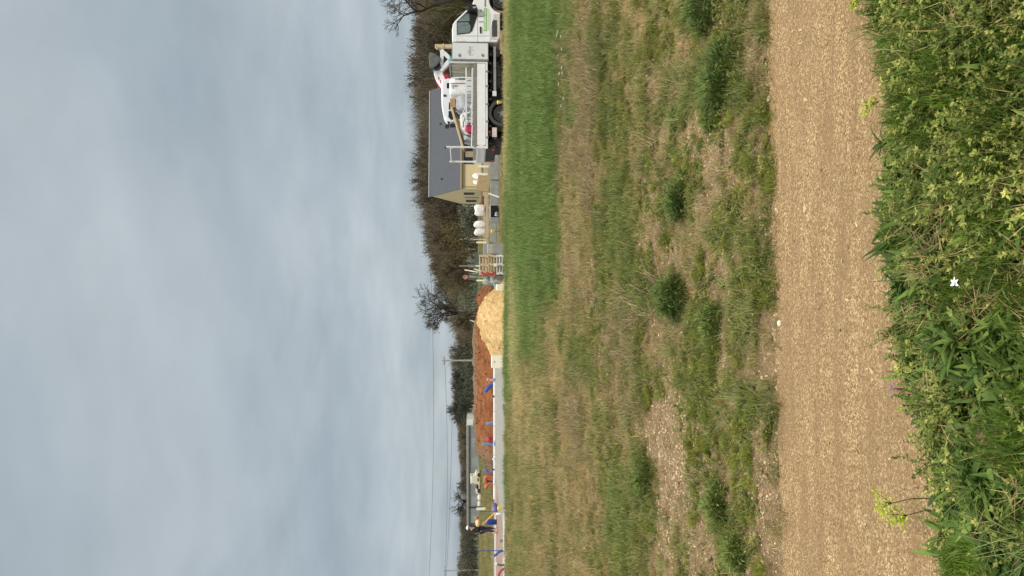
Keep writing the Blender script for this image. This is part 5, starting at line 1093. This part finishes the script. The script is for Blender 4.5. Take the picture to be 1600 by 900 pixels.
xp('teal_sticker', [(700.5, 81.5), (707, 87), (707, 91.5), (700, 94), (703, 88.5)], .27, .284, 'tealbright', 0)
bk = xp('bucket', [(671, 79), (669.5, 88), (670.5, 100), (673.5, 104), (681, 101.5), (687.5, 94), (688, 88), (684, 85), (677, 81)], .15, .85, 'bucketgrey', .02)
for i in range(4): q_ = MB(); a_ = XF(672, 104); q_.box((a_[0]-.12, .18+.17*i, a_[1]-.03), (a_[0]+.02, .25+.17*i, a_[1]+.01)); q_.build('tooth', M['dark'], bk)
xp('bucket_back', [(687, 96), (681, 103), (678, 106), (689, 104)], .25, .75, 'dark', .01)

# ------------------------------------------------------------------ things between the truck and the sand pile
def wbox(name, x0, x1, y0, y1, D, dep, m, lb, cat, bevel=.01, group=None, base0=True, rz=0, par=None):
    XA, zt = XZ(x0, y1, D); XB, zb = XZ(x1, y0, D); w_ = (XB-XA)/2; zb = 0 if base0 else zb; q_ = MB(); q_.box((-w_, 0, 0), (w_, dep, zt-zb)); o_ = q_.build(name, M[m], par, bevel); o_.location = ((XA+XB)/2, D, zb); o_.rotation_euler = (0, 0, rz)
    if par is None: tag(o_, lb, cat, group)
    return o_
g_ = 'low concrete slabs along the track'
wbox('concrete_slab', 765.5, 779, 236, 280.6, 40, .18, 'concrete', 'low grey concrete slab reaching behind the tail of the truck', 'slab', .012, g_)
wbox('concrete_slab', 766, 779, 281.2, 348, 40.1, .18, 'concrete', 'long low grey concrete slab behind the dark crate', 'slab', .012, g_)
wbox('concrete_slab', 766.5, 773, 348, 378, 44, .18, 'concrete', 'far low grey concrete slab behind the yellow cap marker', 'slab', .012, g_)
# dark crate
XA, zt = XZ(765.5, 340.5, 39); XB, _ = XZ(766, 320, 39); w_ = XB-XA; t_ = thing('dark_crate', 'dark open crate with pale rim and a pale bundle in it', 'crate', (XA, 39, 0))
q_ = MB(); q_.box((.02, .02, .02), (w_-.02, .5, zt-.03)); q_.build('body', M['darkglass'], t_, .01)
q_ = MB(); q_.box((0, 0, zt-.045), (w_, .52, zt)); q_.build('rim', M['alu'], t_, .006)
q_ = MB()
for a_ in (0, w_-.03): q_.box((a_, 0, 0), (a_+.03, .03, zt-.046))
q_.box((.031, 0, 0), (w_-.031, .019, .03)); q_.build('frame', M['alu'], t_)
q_ = MB(); [q_.tube([(.12+.05*i, -.02, .06), (.1+.06*i+.02*(i % 2), -.06, .14+.05*(i % 3)), (.14+.04*i, -.05, .26-.03*(i % 2))], .022, 5) for i in range(4)]; o_ = q_.build('pale_bundle', M['silver'], None, smooth_=True); o_.location = (XA, 39, 0); tag(o_, 'pale twisted bundle leaning on the face of the dark crate', 'bundle')
q_ = MB(); a_, b__ = onY(764, 302, 39.6), onY(779, 307.5, 38.6); q_.tube([(a_.x, 39.7, a_.z), (b__.x, 38.9, .0)], .04, 4); tag(q_.build('leaning_board', M['dirtywhite'], None), 'pale narrow board leaning on the concrete slab', 'board')
# tilted plywood crate
F2 = Frame(XZ(770, 287, 52)[0], 52); t_ = thing('wooden_crate', 'tilted light wooden crate before the left gable of the cream house', 'crate', F2.o)
q_ = MB(); q_.prism([F2(*p) for p in ((748, 273), (768, 277), (763, 299), (743, 296))], 0, .55); q_.build('body', M['ply'], t_, .01)
q_ = MB()
for e1, e2 in (((748, 273.4), (767.6, 277.2)), ((743.4, 295.6), (762.6, 298.6))): a_, b__ = F2(*e1), F2(*e2); q_.tube([(a_[0], -.02, a_[1]), (b__[0], -.02, b__[1])], .03, 4)
q_.build('edge_batten', M['wood'], t_)
q_ = MB(); a_ = F2(766, 288); q_.box((a_[0]-.4, .05, 0), (a_[0]+.35, .5, a_[1])); q_.build('support_block', M['darkwood'], t_)
# white bulk bags in front of the wood
def wbag(x0, x1, y0, y1, D, seed, lb, peak):
    XA, zt = XZ(x0, y1, D); XB, _ = XZ(x1, y0, D); w_ = (XB-XA)/2*.9; q_ = MB(); q_.ball((0, 0, zt*.45), (w_, w_*.8, zt*.48), 3, .13, seed, .7); q_.v = [(x_, y_, z_ if z_ < zt*.6 else z_+(.12 if peak*x_ > 0 else -.05)*(abs(x_)/w_)) for x_, y_, z_ in q_.v]
    o_ = q_.build('white_bulk_bag', M['panelwhite'], None, smooth_=True); o_.location = ((XA+XB)/2, D, 0); tag(o_, lb, 'bag', 'white bulk bags by the track')
wbag(740, 753, 319, 338, 72, 1, 'big white bulk bag nearest the gable of the cream house', 1)
wbag(740, 751, 344, 356.5, 72, 2, 'middle white bulk bag with a sloping top', -1)
wbag(740.5, 752, 356, 368, 74, 3, 'white bulk bag farthest from the cream house', -1)
wbag(738.5, 747, 270, 281, 66, 4, 'small white bag above the tilted wooden crate', 1)
wbag(739, 746, 281, 290, 66, 5, 'small white bag beside the other one above the wooden crate', 1)
for i, (ya, xt, xb, lb) in enumerate([(260, 747.5, 760, 'short white post between the truck tail and the small white bags'), (272, 745.5, 754, 'short white post touching the small white bags')]):
    px_, zt = XZ(xt, ya, 60 if i == 0 else 64); q_ = MB(); q_.box((-.08, -.04, 0), (.08, .04, zt)); o_ = q_.build('white_post', M['panelwhite'], None, .005); o_.location = (px_, 60 if i == 0 else 64, 0); tag(o_, lb, 'post')
for i, (ya, D) in enumerate([(371.5, 70), (374, 70.6)]):
    px_, zt = XZ(738.5, ya, D); q_ = MB(); q_.tube([(0, 0, 0), (.0, 0, zt)], .05, 6); o_ = q_.build('timber_post', M['darkwood' if i == 0 else 'dirtywhite'], None); o_.location = (px_, D, 0); tag(o_, ['dark timber post next to the farthest white bag', 'pale timber post next to the dark timber post'][i], 'post')
for i, (px0, v_) in enumerate([(309, 749), (314, 750), (318, 750)]):
    px_, zt = XZ(v_-1, px0, 78); q_ = MB(); q_.ball((0, 0, .18), (.26, .25, .24), 2, .12, i); o_ = q_.build('earth_clod', M['redearth'] if i == 2 else M['darkwood'], None, smooth_=True); o_.location = (px_, 78, .1); tag(o_, ['brown earth clod under the first gable window', 'brown earth clod below the down pipe', 'reddish earth clod next to the biggest white bag'][i], 'clod')
# grey concrete blocks and pallets
t_ = thing('concrete_block_stack', 'stack of two grey concrete blocks right of the pallets', 'block stack', (XZ(780, 397, 33.5)[0], 33.5, 0)); x0 = t_.location.x; x1, zt = XZ(761.5, 381, 33.5); zm = XZ(770.5, 381, 33.5)[1]
q_ = MB(); q_.box((0, 0, 0), (x1-x0, .5, zm-.006)); q_.build('lower_block', M['concrete'], t_, .015); q_ = MB(); q_.box((.01, .02, zm), (x1-x0-.02, .52, zt)); q_.build('upper_block', mat('light_concrete', (.40, .40, .37), .9, var=.12), t_, .015)
wbox('concrete_block', 755, 761, 381, 397, 39, .5, 'concrete', 'weathered concrete block behind the stack of two blocks', 'block', .015)
D = 33.2; XA, zt = XZ(749.5, 429, D); XB, _ = XZ(750, 398, D); w_ = XB-XA; g2 = 'stacked pallets'; n_ = 9; hp_ = zt/n_
t_ = thing('wooden_pallet', 'pallet in the stack by the sand pile', 'pallet', (XA, D, 0), 0, g2)
def pallet(t_, m):
    for z_ in (0, .84): 
        q_ = MB(); q_.box((0, 0, hp_*z_), (w_, 1.0, hp_*(z_+.15))); q_.build('deck_boards', m, t_, .003)
    for i in range(3): q_ = MB(); a_ = (w_-.1)*i/2; q_.box((a_, .01, hp_*.152), (a_+.1, .99, hp_*.838)); q_.build('stringer', m, t_)
pallet(t_, M['wood']); t_['label'] = 'topmost pale pallet of the stack by the sand pile'
tg = thing('wooden_pallet', 'lowest grey weathered pallet of the stack by the sand pile', 'pallet', (XA-.02, D, 0), 0, g2); pallet(tg, M['silver'])
ords = ['topmost', 'second', 'third', 'fourth', 'fifth', 'sixth', 'seventh', 'eighth']
for i in range(1, n_):
    if i < 3: dup(tg, (XA+.02*(i % 2), D, hp_*i), None, ['', 'grey pallet just above the lowest one of the stack', 'grey pallet third from the bottom of the stack'][i])
    elif i < n_-1: dup(t_, (XA+.03*((i*7) % 3-1), D, hp_*i), None, ords[n_-1-i]+' pale pallet from the top of the stack by the sand pile')
t_.location = (XA, D, hp_*(n_-1))
b2 = bpy.data.objects.new
q_ = MB(); q_.box((.02, .45, .02), (w_-.02, .95, zt-.05)); 
wbox('white_bucket', 772.3, 776.8, 411.5, 416.5, 33.0, .14, 'panelwhite', 'small white tub wedged in the face of the pallet stack', 'tub', .01, None, False)
# red netting roll and grey rubble at the left of the pallets
F3 = Frame(XZ(785, 429, 32.9)[0], 32.9)
q_ = MB()
for i in range(9):
    a_ = F3(753+i*2.5, 426.5+3*abs(math.sin(i*.9)), 0); q_.ball((a_[0], 0, max(.05, a_[1])), (.085, .1, .06), 2, .2, i)
q_.tube([(F3(752, 427)[0], 0, F3(752, 427)[1]), (F3(763, 429)[0], .02, F3(763, 429)[1]), (F3(775, 427)[0], 0, F3(775, 427)[1])], .06, 8)
o_ = q_.build('red_netting', mat('red_net', (.42, .10, .08), .8, var=.5, scale=14), None, smooth_=True); o_.location = F3.o; tag(o_, 'crumpled red safety netting hanging on the end of the pallet stack', 'netting')
rg = random.Random(11)
for i, (v_, y_, s_, m, lb) in enumerate([(766, 437, 7, 'concrete', 'grey violet lump of rubble between pallets and sand pile'), (771, 443, 5, 'bluegrey', 'small bluish lump of rubble nearest the sand pile'), (760, 434, 6, 'greend', 'dark green bag on the rubble beside the red netting'), (755, 440, 5, 'concrete', 'grey lump of rubble at the back, beside the brown mound')]):
    D = 33.5+i*.6; px_, zt = XZ(v_, y_, D); q_ = MB(); q_.ball((0, 0, zt*.45), (s_*D/K, .3, zt*.52), 3, .22, i+40, .8); o_ = q_.build('rubble_lump', M[m], None, smooth_=True); o_.location = (px_, D, 0); tag(o_, lb, 'rubble')

# ------------------------------------------------------------------ single plants one can point to
def onG(x, y):
    d = ray(x, y); Y = 3.
    for _ in range(60):
        Xp = d[0]/d[1]*Y; Y = Y+.5*((CAMZ-float(height(Xp, Y)))/(-d[2]/d[1])-Y)
    return Vector((d[0]/d[1]*Y, Y, float(height(d[0]/d[1]*Y, Y))))
def plant(name, label, cat, x, y, mb, group=None, stem=None, at=None):
    p = at or onG(x, y); o_ = mb.build(name if stem is None else 'foliage', M['leafcol'], None, color=True)
    if stem is None: o_.location = p; return tag(o_, label, cat, group)
    t_ = thing(name, label, cat, p, 0, group); o_.parent = t_; stem.build('stem', M['leafcol'], t_, color=True); return t_
def clump(W_, H_, n, col, wd=.006, ln=.07, broad=.4):
    mb = MB()
    for _ in range(n):
        a = rs.uniform(0, 6.28); Wa = W_*(1+.28*math.sin(2*a+n)+.22*math.sin(5*a+2*n)); r = Wa*math.sqrt(rs.random()); e = math.sqrt(max(0, 1-(r/Wa)**2)); z = H_*e*rs.uniform(.1, 1)*(.65+.5*math.sin(a*3+n)**2); k = jit(.45)
        c = tuple(q*k for q in col)
        if rs.random() < broad: leaf(mb, (r*math.cos(a), r*math.sin(a), z), a+rs.gauss(0, .8), rs.uniform(0, 1.2), ln*jit(.4), wd*2.6, .2, .7, 2, c)
        else: blade(mb, (r*math.cos(a), r*math.sin(a), z*.6), a+rs.gauss(0, .8), abs(rs.gauss(.3, .4)), ln*1.5*jit(.4), wd, 3, .7, c)
    return mb
cl = 'dark green weed clumps in the field'
for i, (x, y, W_, H_, n, lb) in enumerate([(1062, 465, .17, .20, 1500, 'large dark green weed clump in the middle of the field'), (1068, 315, .11, .12, 800, 'round dark green weed clump between two patches of bare straw'), (1128, 125, .24, .10, 1700, 'low wide dark green weed patch in front of the truck bed'),
        (1108, 4, .20, .16, 1300, 'dark green weed clump in front of the truck cab'), (1060, 184, .06, .07, 260, 'small bright green tussock behind the low wide weed patch'), (1160, 865, .10, .10, 500, 'green weed clump closest to the path corner at the left'),
        (1128, 790, .13, .10, 700, 'green weed clump amid the stony ground at the left'), (1012, 745, .14, .13, 600, 'dark narrow weed clump far back in the left of the field'), (1075, 278, .05, .06, 220, 'tiny green tussock next to the round weed clump'), (1120, 500, .11, .10, 500, 'loose green weed clump in front of the large one')]):
    plant('weed_clump', lb, 'weed', x, y, clump(W_, H_, n, (.115, .165, .04) if i < 4 else (.16, .21, .05), .0045, .055, .5), cl)
def spurge(label, head, Y, base_dx, base_dz=0, n=90, R_=.04, group='yellow green spurge heads'):
    p = onY(*head, Y); gb = Vector((p.x+base_dx, Y-.03, float(height(p.x+base_dx, Y-.03)))); t_ = thing('spurge_plant', label, 'flower', gb, 0, group); rel = p-gb; F_ = MB(); S = MB()
    for c in range(5):
        cc = rel+Vector((rs.gauss(0, R_*.6), rs.gauss(0, R_*.6), rs.gauss(0, R_*.45))); S.tube([(0, 0, 0), rel*.5+Vector((.01, 0, .01)), rel*.85, cc], [.002, .0018, .0015, .001], 4, False, (.13, .12, .05))
        for _ in range(n//5): k = jit(.3); leaf(F_, cc+Vector([rs.gauss(0, R_*.32) for _ in range(3)]), rs.uniform(0, 6.28), rs.uniform(-.3, 1.2), .010, .009, .15, .3, 2, (.42*k, .50*k, .045*k))
    for s in np.linspace(.1, .8, 8): k = jit(.2); leaf(F_, rel*s, rs.uniform(0, 6.28), .5, .02, .005, .1, .5, 2, (.12*k, .18*k, .04*k))
    F_.build('flower_head', M['leafcol'], t_, color=True); S.build('stem', M['leafcol'], t_, color=True)
spurge('big yellow green spurge head leaning over the path at the left', (1403, 806), 2.35, .02, n=150, R_=.040); spurge('loose yellow green spurge head just above the big one', (1378, 787), 2.38, .02, n=70, R_=.028)
spurge('small yellow green spurge head over the near edge of the path at the right', (1359, 162), 2.70, .0, n=90, R_=.026); spurge('yellow green spurge head cut by the right end of the path', (1332, 3), 2.85, .0, n=70, R_=.024)
spurge('yellow green spurge tuft on the far side of the path', (1190, 375), 4.02, .0, n=130, R_=.045); spurge('second yellow green spurge tuft on the far side of the path', (1192, 582), 3.98, .0, n=120, R_=.042)
# white five petalled flower
p = onY(1493, 443, 2.02); gb = Vector((p.x+.02, 2.04, float(height(p.x, 2.04)))); t_ = thing('white_flower', 'white five petalled flower opening in the middle of the bank weeds', 'flower', gb); rel = p-gb; q_ = MB()
wm_ = mat('petal_white', (.82, .83, .85), .6, var=.04)
for i in range(5): e = MB(); leaf(e, rel, -1.9+i*.95, .35, .020, .009, .1, .5, 4); e.build('petal', wm_, t_)
q_.tube([(0, 0, 0), rel*.6, rel], .0014, 5); q_.ball(rel, (.004, .004, .004), 1); q_.build('stem', mat('stem_green', (.14, .2, .05), .7), t_)
# small white flowers in the far grass
for i, (x, y) in enumerate([(877, 50), (876, 55), (883, 57), (878, 87), (884, 77), (884, 106), (880, 115), (885, 114), (879, 131), (887, 154), (883, 166)]):
    g0 = onG(x+5, y); p = onY(x, y, g0.y); q_ = MB(); h0 = max(.10, p.z-g0.z)
    for j in range(9): leaf(q_, (0, 0, h0), j*.7, .2, .028, .013, .05, .3, 2, (.8, .8, .78))
    q_.tube([(0, 0, 0), (0, 0, h0)], .002, 4, False, (.12, .18, .05)); plant('daisy', 'small white flower among the tall green grass', 'flower', x, y, q_, 'small white flowers in the tall green grass', at=g0)
# large tufts hanging into the picture
def bigtuft(label, x, y, Y, n, ln, wd, col, lean=.5):
    q_ = MB(); p = onY(x, y, Y); g0 = Vector((p.x, Y, float(height(p.x, Y))))
    for _ in range(n): k = jit(.3); a = rs.uniform(0, 6.28); blade(q_, (rs.gauss(0, .02), rs.gauss(0, .02), 0), a, abs(rs.gauss(0, lean)), ln*jit(.4), wd*jit(.3), 6, rs.uniform(.4, 1.5), tuple(c*k for c in col))
    o_ = q_.build('grass_tussock', M['leafcol'], None, color=True); o_.location = g0; tag(o_, label, 'grass', 'long bladed tussocks in the bank')
bigtuft('long bladed tussock leaning over the path at the right end', 1440, 38, 2.62, 70, .20, .004, (.13, .17, .045), .75)
bigtuft('fine bladed bright tussock in the lower left corner of the bank', 1655, 850, 1.86, 120, .20, .0024, (.20, .25, .08), .55)
bigtuft('stiff green tussock in the middle of the bank edge', 1420, 440, 2.55, 26, .12, .006, (.11, .17, .05), .7)
bigtuft('pale wide bladed tussock in the lower part of the bank', 1560, 400, 2.0, 18, .16, .010, (.20, .25, .11), .7)
for i, (x, y, Y, lb) in enumerate([(1436, 716, 2.32, 'purple brown upright blade at the edge of the path'), (1385, 606, 2.60, 'thin purple flower stem overhanging the path')]):
    q_ = MB(); p = onY(x, y, Y); g0 = Vector((p.x, Y-.02, float(height(p.x, Y)))); rel = p-g0
    for j in range(7 if i == 0 else 3): leaf(q_, (rs.gauss(0, .006), 0, 0), rs.uniform(0, 6.28), 1.45-.08*j, max(.06, rel.z)*(1.05-.09*j), .010 if i == 0 else .005, .3, .15, 5, (.15, .09, .09))
    if i: [leaf(q_, Vector((rs.gauss(0, .01), rs.gauss(0, .01), rel.z*rs.uniform(.6, 1))), rs.uniform(0, 6.28), .6, .012, .007, .1, .2, 2, (.34, .20, .24)) for _ in range(26)]
    o_ = q_.build('purple_plant', M['leafcol'], None, color=True); o_.location = g0; tag(o_, lb, 'plant')
# pale broken stalk lying on the bank at the right
a_, b__ = onY(1377, 31, 2.7), onY(1401, 46, 2.62); q_ = MB(); q_.tube([a_, (a_+b__)/2, b__], [.0022, .0028, .0025], 5); tag(q_.build('dry_stalk', M['panelwhite'], None), 'pale broken dry stalk caught in the right tussock', 'stalk')
q_ = MB(); q_.ball((0, 0, .010), (.017, .012, .012), 2, .2, 3); g0 = onG(1221, 505); o_ = q_.build('pale_stone', M['palecon'], None, smooth_=True); o_.location = g0; tag(o_, 'larger pale stone at the far edge of the path', 'stone')
